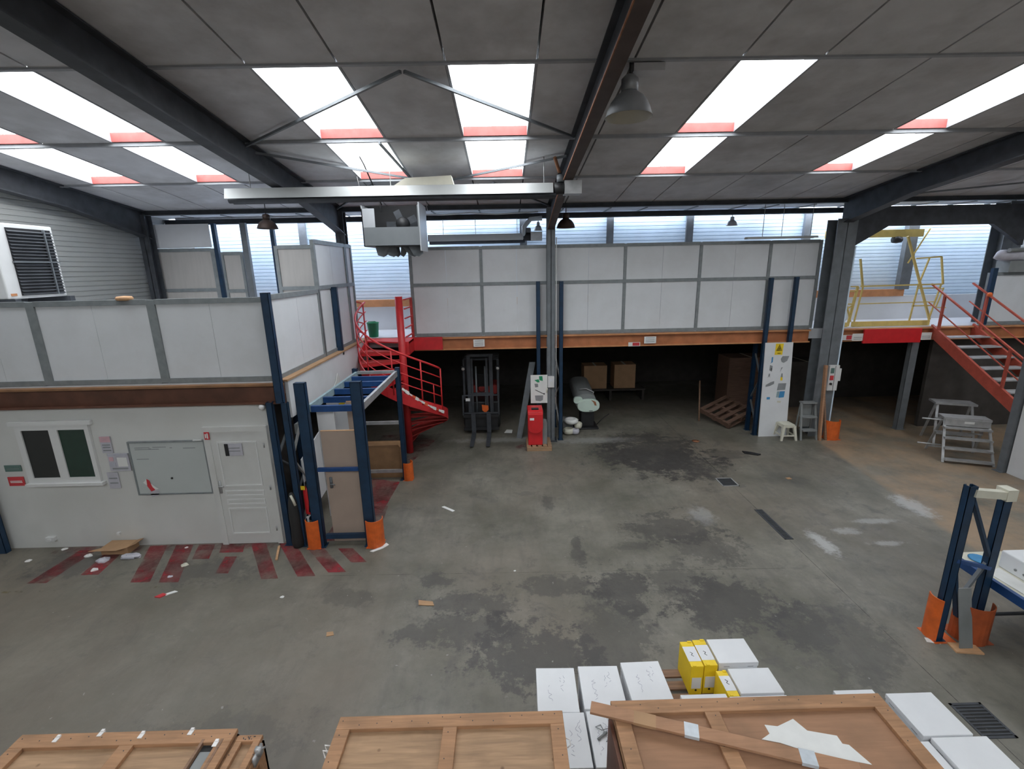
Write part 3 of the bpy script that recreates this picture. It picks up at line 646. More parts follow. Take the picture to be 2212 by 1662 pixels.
# boards stored in the rack
def leaning(name, lab, cat, m, x0, x1, yb, yt, z0, z1, th=.04, em=None):
    t = thing(name, lab, cat, ((x0+x1)/2, yb, z0))
    MB().hexa([(x0, yb, z0), (x1, yb, z0), (x1, yb+th, z0), (x0, yb+th, z0)], [(x0, yt, z1), (x1, yt, z1), (x1, yt+th, z1), (x0, yt+th, z1)]).build('board', m, t)
    s_ = (yt-yb)/(z1-z0)
    MB().hexa([(x0, yt-.001, z1), (x1, yt-.001, z1), (x1, yt+th, z1), (x0, yt+th, z1)], [(x0, yt-.001, z1+.006), (x1, yt-.001, z1+.006), (x1, yt+th, z1+.006), (x0, yt+th, z1+.006)]).build('top_edge', em or m, t)
    return t
t = leaning('old_door', 'tan door leaf standing inside the blue open rack', 'door', M_tan, -3.08, -2.42, 7.36, 7.32, .02, 2.06, .04, M_edge)
mb = MB().box(-3.02, -2.98, 7.31, 7.335, 1.05, 1.24); mb.tube([(-3.0, 7.31, 1.14), (-3.0, 7.27, 1.14), (-2.92, 7.265, 1.13)], .009); mb.build('handle', M_steelg, t)
leaning('timber_board', 'narrow tan board standing behind the tan door', 'board', M_tan, -2.78, -2.56, 7.9, 7.8, 0, 2.42, .03, M_edge)
leaning('white_sheet', 'white sheet board leaning beside the tan door in rack', 'board', M_whiteb, -3.18, -2.9, 7.55, 7.5, .4, 2.38, .02)
t = leaning('white_sheet', 'white sheet board with yellow triangle sticker inside blue rack', 'board', M_whiteb, -3.4, -2.98, 8.55, 8.5, 0, 2.3, .02)
MB().prism([(-3.16, 8.49, 2.2), (-3.02, 8.49, 2.24), (-3.14, 8.49, 2.06)], (0, .004, 0)).build('sticker', M_yelb, t)
def xsheet(lab, poly):
    MB().prism([(-3.6, y, z) for y, z in poly], (.02, 0, 0)).build('white_sheet', M_whiteb, label=lab, cat='board')
xsheet('lower white sheet propped on side under the fascia', [(7.62, .35), (8.9, .5), (8.9, 1.75), (7.62, 1.45)])
B(-3.62, -3.57, 7.6, 8.1, 1.93, 2.1).build('timber_block', M_greyp, label='grey block wedged behind the near rack leg', cat='block')
t = thing('cardboard_box', 'brown cardboard box behind the far legs of blue rack', 'box', (-2.87, 10.1, 0))
B(-3.3, -2.45, 9.95, 10.4, .0, .72).build('body', M_cardd, t); 
MB().prism([(-3.3, 9.95, .72), (-2.45, 9.95, .72), (-2.48, 9.92, .80), (-3.25, 9.93, .78)], (0, .01, 0)).build('flap', M_card, t)
# fire extinguisher and a stick
t = thing('fire_extinguisher', 'red fire extinguisher with yellow tag beside the near rack leg', 'extinguisher', (-3.445, 7.42, .55))
MB().lathe([(0, 0), (.075, 0), (.08, .02), (.08, .42), (.05, .5), (.025, .52), (0, .52)], (-3.445, 7.40, .56), 16).build('cylinder', M_redcab, t)
MB().box(-3.47, -3.42, 7.37, 7.43, 1.07, 1.14).build('valve', M_black, t)
MB().tube([(-3.445, 7.36, 1.1), (-3.40, 7.31, 1.05), (-3.40, 7.31, .8), (-3.42, 7.31, .62)], .014).build('hose', M_rubber, t)
B(-3.52, -3.45, 7.31, 7.315, 1.03, 1.1).build('tag', M_yelb, t)
mb = MB().bar((-3.40, 7.2, .0), (-3.47, 7.32, .5), .03, .02); mb.bar((-3.47, 7.32, .5), (-3.475, 7.33, .53), .045, .03); mb.build('white_lath', M_pvc, label='white lath leaning in the near left orange guard', cat='lath')
t = thing('black_bundle', 'black sacking hung at foot of the blue corner frame', 'bag', (-3.66, 7.27, 0))
MB().lathe([(.0, 0), (.09, .01), (.10, .1), (.085, .35), (.09, .6), (.07, .85), (.04, 1.0), (0, 1.02)], (-3.66, 7.26, 0), 12).build('sack', M_rubber, t); MB().tube([(-3.66, 7.22, .98), (-3.62, 7.2, .9), (-3.6, 7.21, .8)], .02).build('knot', M_cream, t)

# ================================================================== SPIRAL STAIR
CX, CY, RO = -2.56, 11.45, 1.03
ss = thing('spiral_stair', 'bright red spiral staircase rising to the mezzanine', 'staircase', (CX, CY, 0))
MB().tube([(CX, CY, 0), (CX, CY, 3.98)], .09, 14).build('centre_pole', M_red, ss)
NS = 14; A0 = 158.0; DA = 24.0; RISE = 2.865/NS
def sp(a, r, z): return (CX+r*math.cos(R_(a)), CY+r*math.sin(R_(a)), z)
for i in range(1, NS):
    z = 2.865-i*RISE; a = A0+DA*(i-1)
    mb = MB(); q = [sp(a-2, .07, z), sp(a-2, RO-.02, z), sp(a+DA/2, RO-.02, z), sp(a+DA+2, RO-.02, z), sp(a+DA+2, .07, z)]
    mb.prism([Vector(p)-Vector((0, 0, .03)) for p in q], (0, 0, .03)); tr = mb.build('tread', M_redd, ss)
    mb = MB(); a2 = a+DA+1
    mb.hexa([sp(a2, .07, z-.10), sp(a2, RO-.03, z-.10), sp(a2+.8, RO-.03, z-.10), sp(a2+.8, .07, z-.10)], [sp(a2, .07, z+.005), sp(a2, RO-.03, z+.005), sp(a2+.8, RO-.03, z+.005), sp(a2+.8, .07, z+.005)]); mb.build('nosing', M_red, tr)
def zh(a): return 2.865-(a-A0)/DA*RISE
mb = MB(); steps = [A0+k*6 for k in range(int(NS*DA/6)-3)]
for k in range(len(steps)-1):
    a, b = steps[k], steps[k+1]
    mb.hexa([sp(a, RO, zh(a)-.24), sp(b, RO, zh(b)-.24), sp(b, RO-.02, zh(b)-.24), sp(a, RO-.02, zh(a)-.24)], [sp(a, RO, zh(a)+.02), sp(b, RO, zh(b)+.02), sp(b, RO-.02, zh(b)+.02), sp(a, RO-.02, zh(a)+.02)])
mb.build('stringer', M_red, ss)
AE = 338
for (h_, r_) in ((.95, .024), (.72, .014), (.49, .014), (.26, .014)):
    MB().tube([sp(a, RO, zh(a)+h_) for a in range(int(A0)-2, AE+1, 6)], r_, 8).build('handrail' if h_ > .9 else 'mid_rail', M_red, ss)
for a in (160, 196, 232, 268, 304, 338):
    MB().tube([sp(a, RO, zh(a)-.1), sp(a, RO, zh(a)+.95)], .018, 8).build('baluster', M_red, ss)
MB().tube([sp(322, RO, zh(322)), sp(322, RO, zh(322)+.5)], .014, 6).build('baluster', M_red, ss)
# landing
mb = MB().prism([(-3.68, 11.9, 2.83), (-2.4, 11.5, 2.83), (-2.4, 12.3, 2.83), (-3.72, 12.3, 2.83)], (0, 0, .035)); mb.build('landing', M_red, ss)
mb = MB(); mb.prism([(-3.68, 11.88, 2.62), (-3.60, 11.84, 2.62), (-3.60, 11.84, 2.88), (-3.68, 11.88, 2.88)], (0, .4, 0)); mb.build('landing_edge', M_red, ss)
mb = MB().box(-2.53, -2.40, 11.5, 12.2, 2.55, 2.88); mb.build('landing_edge', M_red, ss)
for z in (3.0, 3.22, 3.45, 3.68, 3.9): MB().bar((-2.45, 11.5, z), (-2.42, 12.25, z), .03).build('guard_rail', M_red, ss)
B(-2.45, -2.39, 12.18, 12.26, 2.85, 3.9).build('guard_post', M_redd, ss)
for z in (3.05, 3.3, 3.55, 3.8): MB().bar((-3.70, 11.87, z+.05), (-3.54, 11.88, z), .025).build('guard_rail', M_red, ss)
# barrier tape
t = thing('barrier_tape', 'twisted red and white barrier tape from rack to stair', 'tape', (-1.9, 10.6, 1.5))
pa, pb = Vector((-2.26, 9.80, 2.12)), Vector(sp(AE, RO+.04, zh(AE)-.14)); nseg = 14
for k in range(nseg):
    f0, f1 = k/nseg, (k+1)/nseg; sag = lambda f: Vector((0, 0, -.05*4*f*(1-f)))
    p, q = pa.lerp(pb, f0)+sag(f0), pa.lerp(pb, f1)+sag(f1)
    MB().bar(p, q, .012, .05+.025*math.sin(k*2.1), (0, .3, 1)).build('segment', M_tapr if k % 4 == 3 else M_tape, t)
t = thing('waste_bin', 'green plastic bin on mezzanine beside the spiral stair head', 'bin', (-3.52, 12.5, 2.885))
MB().lathe([(0, 0), (.12, 0), (.15, .36), (.16, .36), (.16, .38), (.14, .38), (.11, .02), (0, .02)], (-3.52, 12.5, 2.885), 16).build('tub', M_green, t)
MB().tube([(-3.66, 12.5, 3.24), (-3.6, 12.42, 3.3), (-3.44, 12.42, 3.3), (-3.38, 12.5, 3.24)], .008, 6).build('handle', M_green, t)
#PART2
# ================================================================== UNDER THE MEZZANINE
# forklift
FX, FY = -.76, 12.95
t = thing('forklift', 'dark forklift truck parked under the mezzanine', 'forklift', (FX, FY, 0))
for s in (-1, 1):
    x = FX+s*.31
    mb = MB().box(x-.04, x+.04, FY-.02, FY+.12, .08, 2.25); mb.box(x-.055, x-.04, FY-.04, FY+.14, .08, 2.25); mb.build('mast_rail', M_steel, t)
    mb = MB().box(x-.055-s*.1, x+.0-s*.1, FY+.02, FY+.10, .1, 2.15); mb.build('inner_mast_rail', M_steel, t)
    xf = FX+s*.215
    fk = MB().box(xf-.06, xf+.06, FY-.30, FY-.26, .06, .62); fk.hexa([(xf-.06, FY-.30, .04), (xf+.06, FY-.30, .04), (xf+.06, FY-.26, .04), (xf-.06, FY-.26, .04)], [(xf-.06, FY-.30, .08), (xf+.06, FY-.30, .08), (xf+.06, FY-.26, .08), (xf-.06, FY-.26, .08)])
    fk.hexa([(xf-.05, FY-1.35, .05), (xf+.05, FY-1.35, .05), (xf+.06, FY-.28, .03), (xf-.06, FY-.28, .03)], [(xf-.05, FY-1.35, .065), (xf+.05, FY-1.35, .065), (xf+.06, FY-.28, .08), (xf-.06, FY-.28, .08)])
    fk.build('fork', M_steel, t)
    w_ = MB().lathe([(0, -.11), (.2, -.11), (.29, -.08), (.29, .08), (.2, .11), (0, .11)], (FX+s*.42, FY+.35, .29), 20, 'x'); w_.build('front_wheel', M_rubber, t)
    hl = MB().box(FX+s*.49-.055, FX+s*.49+.055, FY+.16, FY+.26, 1.77, 1.88); hl.build('headlamp_housing', M_steel, t)
    MB().lathe([(0, 0), (.04, 0), (.045, -.02), (0, -.025)], (FX+s*.49, FY+.16, 1.825), 14, 'y').build('headlamp', M_tape, t)
    MB().bar((FX+s*.49, FY+.25, .9), (FX+s*.49, FY+.35, 2.05), .06).build('guard_post', M_steel, t)
    MB().bar((FX+s*.49, FY+1.4, .9), (FX+s*.49, FY+1.3, 2.05), .06).build('guard_post', M_steel, t)
    MB().tube([(FX+s*.13, FY+.12, .3), (FX+s*.13, FY+.12, 1.9)], .025, 8).build('lift_cylinder', M_steelg, t)
for z in (.45, 1.08, 2.2): B(FX-.36, FX+.36, FY, FY+.06, z, z+.07).build('mast_cross', M_steel, t)
cg = MB().box(FX-.5, FX+.5, FY-.26, FY-.2, .12, .2); cg.box(FX-.5, FX+.5, FY-.26, FY-.2, .5, .58); cg.box(FX-.46, FX+.46, FY-.2, FY-.17, .1, .6); cg.build('carriage', M_black, t)
lb = MB()
for x in (-.5, .5): lb.box(FX+x-.02, FX+x+.02, FY-.22, FY-.19, .55, 1.15)
for z in (.6, 1.12): lb.box(FX-.5, FX+.5, FY-.22, FY-.19, z, z+.035)
lb.build('load_backrest', M_steel, t)
B(FX-.5, FX+.5, FY+.15, FY+1.6, .35, .85).build('body', M_black, t, bevel=.04)
B(FX-.45, FX+.45, FY+.9, FY+1.7, .85, 1.15).build('counterweight', M_redd, t, bevel=.06)
B(FX-.22, FX+.22, FY+.9, FY+1.0, 1.1, 1.5).build('seat_back', M_black, t, bevel=.03)
MB().lathe([(.1, 0), (.12, .01), (.1, .02)], (FX, FY+.5, 1.15), 14, 'y').build('steering_wheel', M_black, t)
mb = MB()
for k in range(6): mb.box(FX-.5, FX+.5, FY+.35+k*.19, FY+.39+k*.19, 2.03, 2.07)
mb.build('roof_guard', M_steel, t)
mb = MB().prism([(FX+.02, FY-.1, .82), (FX+.2, FY-.1, .8), (FX+.21, FY-.1, .68), (FX+.12, FY-.1, .58), (FX+.03, FY-.1, .66)], (0, .02, 0)); mb.build('red_flag', M_guard, t)
B(FX-.42, FX-.3, FY-.24, FY-.22, .98, 1.06).build('plate', M_paper, t)
# red machine on a small pallet
t = thing('small_pallet', 'small wooden pallet under the red cabinet', 'pallet', (.78, 11.65, 0))
for x in (.52, .66, .80, .94, 1.06): B(x-.05, x+.05, 11.33, 12.0, .10, .122).build('deck_board', M_crate2, t)
for y in (11.35, 11.66, 11.96): B(.47, 1.11, y-.04, y+.04, .0, .10).build('bearer', M_crate2, t)
t = thing('red_cabinet', 'bright red upright cabinet with rounded hood on small pallet', 'cabinet', (.70, 11.62, .122))
B(.51, .88, 11.42, 11.85, .122, .95).build('body', M_redcab, t, bevel=.02)
MB().prism([(.505, 11.41, .62), (.52, 11.41, .55), (.58, 11.41, .49), (.66, 11.41, .46), (.74, 11.41, .46), (.82, 11.41, .5), (.875, 11.41, .56), (.885, 11.41, .64), (.885, 11.41, .98), (.505, 11.41, .98)], (0, -.05, 0)).build('curved_door', M_redcab, t, bevel=.012)
MB().prism([(.5, 11.37, .95), (.5, 11.39, 1.03), (.5, 11.46, 1.07), (.5, 11.85, 1.08), (.5, 11.86, .95)], (.39, 0, 0)).build('hood', M_redcab, t, bevel=.015)
B(.60, .78, 11.45, 11.55, 1.07, 1.10).build('grip', M_black, t)
B(.55, .66, 11.355, 11.362, .82, .88).build('label_plate', M_paper, t)
B(.885, 1.0, 11.5, 11.85, .122, .7).build('side_panel', M_greyp, t)
# picture board on the column, switch box
t = thing('picture_board', 'white board with green dustpan pictures on the middle column', 'sign', (.83, 11.98, 1.1))
B(.61, 1.05, 11.96, 11.98, 1.10, 1.86).build('board', M_paper, t)
P = lambda pts, m, n='print': MB().prism([(x, 11.958, z) for x, z in pts], (0, .002, 0)).build(n, m, t)
P([(.83, 1.83), (.92, 1.83), (.93, 1.70), (.84, 1.72)], M_green); P([(.71, 1.73), (.82, 1.75), (.85, 1.67), (.79, 1.66)], M_green); P([(.71, 1.63), (.80, 1.63), (.81, 1.54), (.73, 1.53)], M_greypr)
P([(.72, 1.46), (.735, 1.47), (.97, 1.35), (.96, 1.335)], M_black); P([(.95, 1.37), (.98, 1.37), (.98, 1.33), (.95, 1.33)], M_black); P([(.72, 1.31), (.94, 1.31), (.93, 1.18), (.86, 1.15), (.74, 1.17)], M_greypr)
t = thing('switch_box', 'white electrical box on the middle column', 'switch box', (1.14, 11.98, 1.5))
B(1.06, 1.23, 11.94, 12.0, 1.52, 1.82).build('case', M_pvc, t, bevel=.01); B(1.10, 1.19, 11.935, 11.94, 1.68, 1.76).build('cover', M_whitec2, t)
MB().tube([(1.05, 11.95, 1.5), (1.03, 11.94, 1.45), (1.04, 11.95, 1.38)], .015).build('cable', M_cream, t)
# grey channel leaning by the column
mb = MB().hexa([(.22, 12.3, 0), (.36, 12.3, 0), (.36, 12.36, 0), (.22, 12.36, 0)], [(.62, 12.75, 2.05), (.78, 12.75, 2.05), (.78, 12.81, 2.05), (.62, 12.81, 2.05)]); mb.hexa([(.34, 12.24, 0), (.36, 12.24, 0), (.36, 12.3, 0), (.34, 12.3, 0)], [(.76, 12.69, 2.05), (.78, 12.69, 2.05), (.78, 12.75, 2.05), (.76, 12.75, 2.05)])
mb.build('steel_channel', M_steelg, label='long grey steel channel leaning left of the middle column', cat='steel channel')
MB().prism([(-.12, 12.75, .002), (.1, 12.72, .002), (.12, 12.98, .002), (-.05, 13.02, .002)], (0, 0, .004)).build('paper_sheet', M_paper, label='white paper sheet on floor near the forklift', cat='paper')
# enamel machine
t = thing('drum_machine', 'pale mint oval-ended machine on black pedestal under the mezzanine', 'machine', (2.3, 13.2, 0))
def oval(cx, cz, a, b, y, n=28, pw=2.6): 
    return [(cx+a*math.copysign(abs(math.cos(q))**(2/pw), math.cos(q)), y, cz+b*math.copysign(abs(math.sin(q))**(2/pw), math.sin(q))) for q in [2*math.pi*k/n for k in range(n)]]
MB().prism(oval(2.32, .70, .32, .19, 12.92), (0, .12, 0)).build('end_cap', M_mint, t, bevel=.02)
MB().prism(oval(2.02, .86, .13, .10, 12.95), (0, .1, 0)).build('end_lobe', M_mint, t, bevel=.015)
MB().prism(oval(2.25, .80, .30, .22, 13.05), (0, 1.3, .22)).build('roller_body', M_greyp, t)
MB().tube([(2.45, 13.1, .95), (2.5, 13.15, 1.05), (2.3, 13.3, 1.12), (2.1, 13.3, 1.1)], .015).build('guard_wire', M_zinc, t)
mb = MB().box(2.12, 2.5, 13.0, 13.4, .05, .56); mb.box(1.9, 2.62, 12.86, 13.5, 0, .05); mb.build('pedestal', M_black, t, bevel=.02)
MB().prism([(2.38, 12.91, .88), (2.52, 12.91, .82), (2.55, 12.91, .70), (2.49, 12.91, .72), (2.46, 12.91, .8)], (0, .008, 0)).build('rust_streak', M_rust, t)
B(2.34, 2.44, 12.912, 12.92, .54, .556).build('label_plate', M_black, t)
MB().tube([(2.6, 13.2, .02), (2.8, 13.25, .2), (3.0, 13.3, .33)], .012).build('pedal_bar', M_black, t)
# heap of white castings
for k, (x, y, z, a, b, c_, lab) in enumerate(((1.78, 12.62, .30, .20, .12, .13, 'white plastic pot topmost in the heap by rack leg'), (1.98, 12.6, .16, .11, .12, .16, 'cream plastic pot right in the heap by rack leg'), (1.70, 12.55, .02, .16, .12, .15, 'cream drum end lying at bottom of the heap'), (1.88, 12.52, .02, .12, .10, .14, 'lilac-white block in middle of the heap'))):
    mb = MB().lathe([(0, 0), (a*.8, 0), (a, c_*.3), (a, c_*.8), (a*.75, c_), (a*.6, c_), (a*.55, c_*.75), (0, c_*.7)], (x, y, z), 10); mb.build('plastic_pot', [M_paper, M_cream, M_cream, M_lilac][k], label=lab, cat='pot')
B(1.56, 1.86, 12.78, 13.3, .0, .28).build('grey_box', M_greyp, label='grey box lying behind the heap of pots', cat='box', bevel=.02)
# cartons on a shelf at the back
t = thing('store_shelf', 'dark shelf carrying two brown cartons under the mezzanine', 'shelf', (3.6, 16.2, 0))
B(2.4, 4.8, 15.8, 16.7, .36, .41).build('board', M_back, t)
for x in (2.45, 3.6, 4.75): B(x-.04, x+.04, 15.85, 16.65, 0, .36).build('leg', M_back, t)
def carton(lab, x0, x1, y0, y1, z0, z1, m=M_card):
    t = thing('carton', lab, 'box', ((x0+x1)/2, (y0+y1)/2, z0)); B(x0, x1, y0, y1, z0, z1).build('body', m, t); B((x0+x1)/2-.03, (x0+x1)/2+.03, y0-.002, y1, z1, z1+.002).build('tape', M_cream, t)
    return t
carton('brown carton nearer the middle column on dark shelf', 2.68, 3.48, 15.95, 16.55, .41, 1.23)
carton('brown carton further from the middle column on dark shelf', 3.74, 4.48, 15.95, 16.55, .41, 1.25)
# tall sign board and stool
t = thing('sign_board', 'tall white board with warning triangle and equipment pictures', 'sign', (7.15, 12.05, 0))
yb0, yb1, zt = 11.98, 12.08, 2.56
def onb(z): return yb0+(yb1-yb0)*z/zt
MB().hexa([(6.80, yb0, 0), (7.56, yb0, 0), (7.56, yb0+.02, 0), (6.80, yb0+.02, 0)], [(6.77, yb1, zt), (7.50, yb1, zt), (7.50, yb1+.02, zt), (6.77, yb1+.02, zt)]).build('board', M_whiteb, t)
def bp(pts, m, n='picture'):     # pictures in board units u 0..1, v 0..1
    ps = []
    for (u, v) in pts:
        z = v*zt; x = 6.785+u*.73; ps.append((x, onb(z)-.004, z))
    return MB().prism(ps, (0, .002, 0)).build(n, m, t)
bp([(.34, .875), (.62, .875), (.64, .99), (.36, .99)], M_yelb, 'warning_field')
bp([(.38, .915), (.60, .915), (.50, .985)], M_black, 'warning_triangle'); bp([(.42, .922), (.565, .922), (.50, .97)], M_yelb, 'triangle_field'); bp([(.46, .93), (.54, .935), (.53, .95), (.47, .945)], M_black, 'triangle_symbol'); bp([(.44, .885), (.56, .885), (.56, .895), (.44, .895)], M_black, 'lettering')
bp([(.62, .80), (.70, .79), (.82, .81), (.88, .86), (.64, .86), (.58, .83)], M_greypr); bp([(.22, .785), (.30, .80), (.30, .855), (.25, .85), (.25, .80)], M_blueprint); bp([(.2, .715), (.3, .70), (.31, .76), (.21, .77)], M_greypr); bp([(.25, .71), (.3, .715), (.3, .74), (.25, .74)], M_black)
bp([(.6, .69), (.63, .74), (.69, .745), (.64, .72)], M_greypr); bp([(.17, .635), (.2, .68), (.24, .68), (.25, .635), (.22, .655)], M_greypr); bp([(.64, .64), (.72, .64), (.70, .68), (.66, .68)], M_greypr); bp([(.64, .605), (.72, .605), (.71, .64), (.64, .64)], M_yelb)
bp([(.12, .54), (.28, .55), (.42, .57), (.42, .60), (.3, .59), (.12, .56)], M_greypr); bp([(.55, .50), (.85, .505), (.87, .575), (.58, .575)], M_greypr); bp([(.54, .425), (.64, .425), (.65, .49), (.56, .49)], M_aqua); bp([(.64, .42), (.83, .425), (.85, .49), (.66, .49)], M_blueprint); bp([(.2, .405), (.32, .405), (.32, .43), (.2, .43)], M_blueprint); bp([(.6, .37), (.72, .365), (.75, .385), (.6, .39)], M_cream)
t = thing('plastic_stool', 'white plastic stool in front of the tall sign board', 'stool', (7.42, 12.0, 0))
sx, sy = 7.42, 11.82
B(sx-.155, sx+.155, sy-.155, sy+.155, .40, .43).build('seat', M_cream, t, bevel=.02)
mb = MB(); mb.box(sx-.16, sx+.16, sy-.16, sy-.145, .345, .41); mb.box(sx-.16, sx+.16, sy+.145, sy+.16, .345, .41); mb.box(sx-.16, sx-.145, sy-.16, sy+.16, .345, .41); mb.box(sx+.145, sx+.16, sy-.16, sy+.16, .345, .41); mb.build('apron', M_cream, t)
for a in (-1, 1):
    for b in (-1, 1):
        ft = lambda q, z, w: [(sx+a*q-w, sy+b*q-w, z), (sx+a*q+w, sy+b*q-w, z), (sx+a*q+w, sy+b*q+w, z), (sx+a*q-w, sy+b*q+w, z)]
        MB().hexa(ft(.195, 0, .024), ft(.135, .40, .036)).build('leg', M_cream, t)
    MB().bar((sx-.175, sy+a*.175, .13), (sx+.175, sy+a*.175, .13), .018, .035).build('stretcher', M_cream, t); MB().bar((sx+a*.175, sy-.175, .13), (sx+a*.175, sy+.175, .13), .018, .035).build('stretcher', M_cream, t)
# tipped pallet, pole
t = thing('wooden_pallet', 'dark wooden pallet propped up behind the sign board', 'pallet', (6.5, 13.2, 0))
pm = Matrix.Translation((6.28, 12.62, .03)) @ Matrix.Rotation(R_(24), 4, 'Z') @ Matrix.Rotation(R_(-14), 4, 'Y') @ Matrix.Rotation(R_(12), 4, 'X')
M_palletd = wood('dark_pallet_wood', (.15, .085, .06), .3)
def pbox(name, *a, m=M_palletd):
    mb = B(*a); mb.v = [pm @ v for v in mb.v]; return mb.build(name, m, t)
for k in range(5): pbox('deck_board', 0, 1.1, .02+k*.23, .14+k*.23, .12, .142)
for k in (0, .5, 1.0): pbox('bearer', k, k+.09, 0, 1.06, .0, .12)
for k in (0, .48, .94): pbox('bottom_board', 0, 1.1, k, k+.1, -.022, 0)
MB().tube([(5.75, 13.4, 0), (5.85, 13.8, 1.15)], .025, 8).build('wooden_pole', M_pallet, label='thin brown pole leaning behind the propped pallet', cat='pole')
carton('large brown panel box standing behind the tall sign board', 6.9, 8.3, 14.2, 15.0, 0, 1.75, M_palletd)
# items at the wide column
t = thing('control_box', 'white control box with red switch on the wide column', 'switch box', (8.52, 11.86, 1.3))
B(8.4, 8.66, 11.84, 11.92, 1.29, 1.97).build('case', M_pvc, t, bevel=.01); B(8.64, 8.72, 11.85, 11.92, 1.55, 1.88).build('side_case', M_pvc, t); B(8.43, 8.52, 11.83, 11.84, 1.76, 1.90).build('display', M_signgreen, t); B(8.43, 8.52, 11.825, 11.84, 1.58, 1.70).build('switch', M_signred, t)
MB().lathe([(.03, 0), (.03, -.03), (0, -.03)], (8.47, 11.84, 1.48), 12, 'y').build('knob', M_black, t)
B(8.545, 8.553, 11.835, 11.84, 1.3, 1.96).build('seam', M_black, t)
t = thing('step_stool', 'grey folding step stool leaning at the wide column', 'step stool', (7.95, 11.85, 0))
for s in (-1, 1):
    MB().bar((7.95+s*.21, 11.62, 0), (7.93+s*.18, 11.80, .98), .045, .03).build('front_rail', M_greyp, t)
    MB().bar((7.95+s*.2, 11.95, 0), (7.93+s*.17, 11.84, .98), .035, .025).build('rear_leg', M_greyp, t)
for (z, y) in ((.25, 11.68), (.6, 11.74), (.97, 11.82)): B(7.76, 8.13, y-.08, y+.1, z, z+.035).build('tread', M_greyp, t)
B(7.80, 8.08, 11.86, 11.875, .3, .92).build('back_sheet', M_greyp, t)
mb = MB().bar((8.22, 11.6, 0), (8.28, 11.84, 1.95), .05, .09); mb.bar((8.28, 11.835, 1.9), (8.285, 11.84, 1.98), .07, .07); mb.build('timber_batten', M_plank, label='brown timber batten leaning on the wide column', cat='batten')
MB().bar((8.40, 11.62, 0), (8.36, 11.86, 1.15), .05, .05).build('timber_batten', M_pallet, label='short dark batten leaning beside the brown timber batten', cat='batten')
guard('orange guard at foot of the wide column', 8.6, 11.75, .2, .52, R_(180), R_(360))
# brown store clutter in the right bay
carton('wide dark brown crate at back of right bay below yellow gate', 8.9, 10.3, 14.6, 15.4, 0, 1.5, M_back)

# ================================================================== RIGHT BAY
# yellow pivoting pallet gate
t = thing('pallet_gate', 'yellow pivoting safety gate on the mezzanine edge', 'safety gate', (10.2, 12.6, 2.885))
def gx(u, v, Y=12.45):     # measured in the gate's plane
    return (8.45+ (u-150)*.00351, Y, 5.0-(v-330)*.00325)
def gb(name, pts, r=.03, Y=12.45, m=M_yel):
    mb = MB()
    for a, b in zip(pts[:-1], pts[1:]): mb.bar(gx(*a, Y), gx(*b, Y), r, r)
    return mb.build(name, m, t)
gb('side_post', [(418, 655), (388, 970)]); gb('side_post', [(880, 445), (835, 650), (812, 970)]); gb('side_post', [(1005, 655), (962, 940)])
gb('top_rail', [(400, 655), (1015, 650)], .035); gb('mid_rail', [(410, 795), (985, 790)], .025)
gb('arm', [(365, 440), (415, 660)], .04); gb('arm', [(785, 445), (968, 435), (1020, 652)], .035); gb('arm', [(690, 275), (968, 935)], .045)
gb('mid_rail', [(835, 680), (1000, 680)]); gb('mid_rail', [(815, 820), (975, 820)])
gb('handle', [(1000, 690), (1030, 680), (1000, 830), (975, 835), (1075, 840)], .025)
B(gx(372, 0)[0], gx(968, 0)[0], 12.42, 12.46, 2.89, 3.02).build('toe_board', M_yel, t)
gb('side_post', [(290, 655), (275, 975)], .05); gb('side_post', [(378, 655), (345, 975)], .05); gb('side_rail', [(300, 655), (380, 655)]); gb('side_rail', [(300, 692), (378, 692)]); gb('side_rail', [(290, 795), (370, 795)]); gb('side_brace', [(300, 760), (362, 940)], .035); gb('side_brace', [(365, 800), (290, 860)], .03)
B(gx(262, 0)[0], gx(340, 0)[0], 12.42, 12.5, 2.89, 3.0).build('toe_board', M_yel, t)
# yellow jib on the back wall post
t = thing('jib_hoist', 'yellow jib beam with hoist behind the yellow gate', 'hoist', (11.6, 13.8, 5.2))
B(9.0, 11.7, 13.55, 13.67, 5.22, 5.42).build('jib_beam', M_yel, t); MB().bar((11.9, 13.6, 5.43), (11.6, 13.8, 4.5), .035).build('jib_brace', M_yel, t)
mb = MB().lathe([(0, -.1), (.09, -.1), (.1, 0), (.08, .12), (0, .12)], (11.0, 13.6, 5.15), 12, 'x'); mb.build('hoist_motor', M_black, t)
MB().lathe([(.03, 0), (.07, -.05), (.09, -.2), (.085, -.2), (.06, -.05), (0, -.02)], (11.05, 13.5, 5.72), 14).build('lamp', M_galv, t)
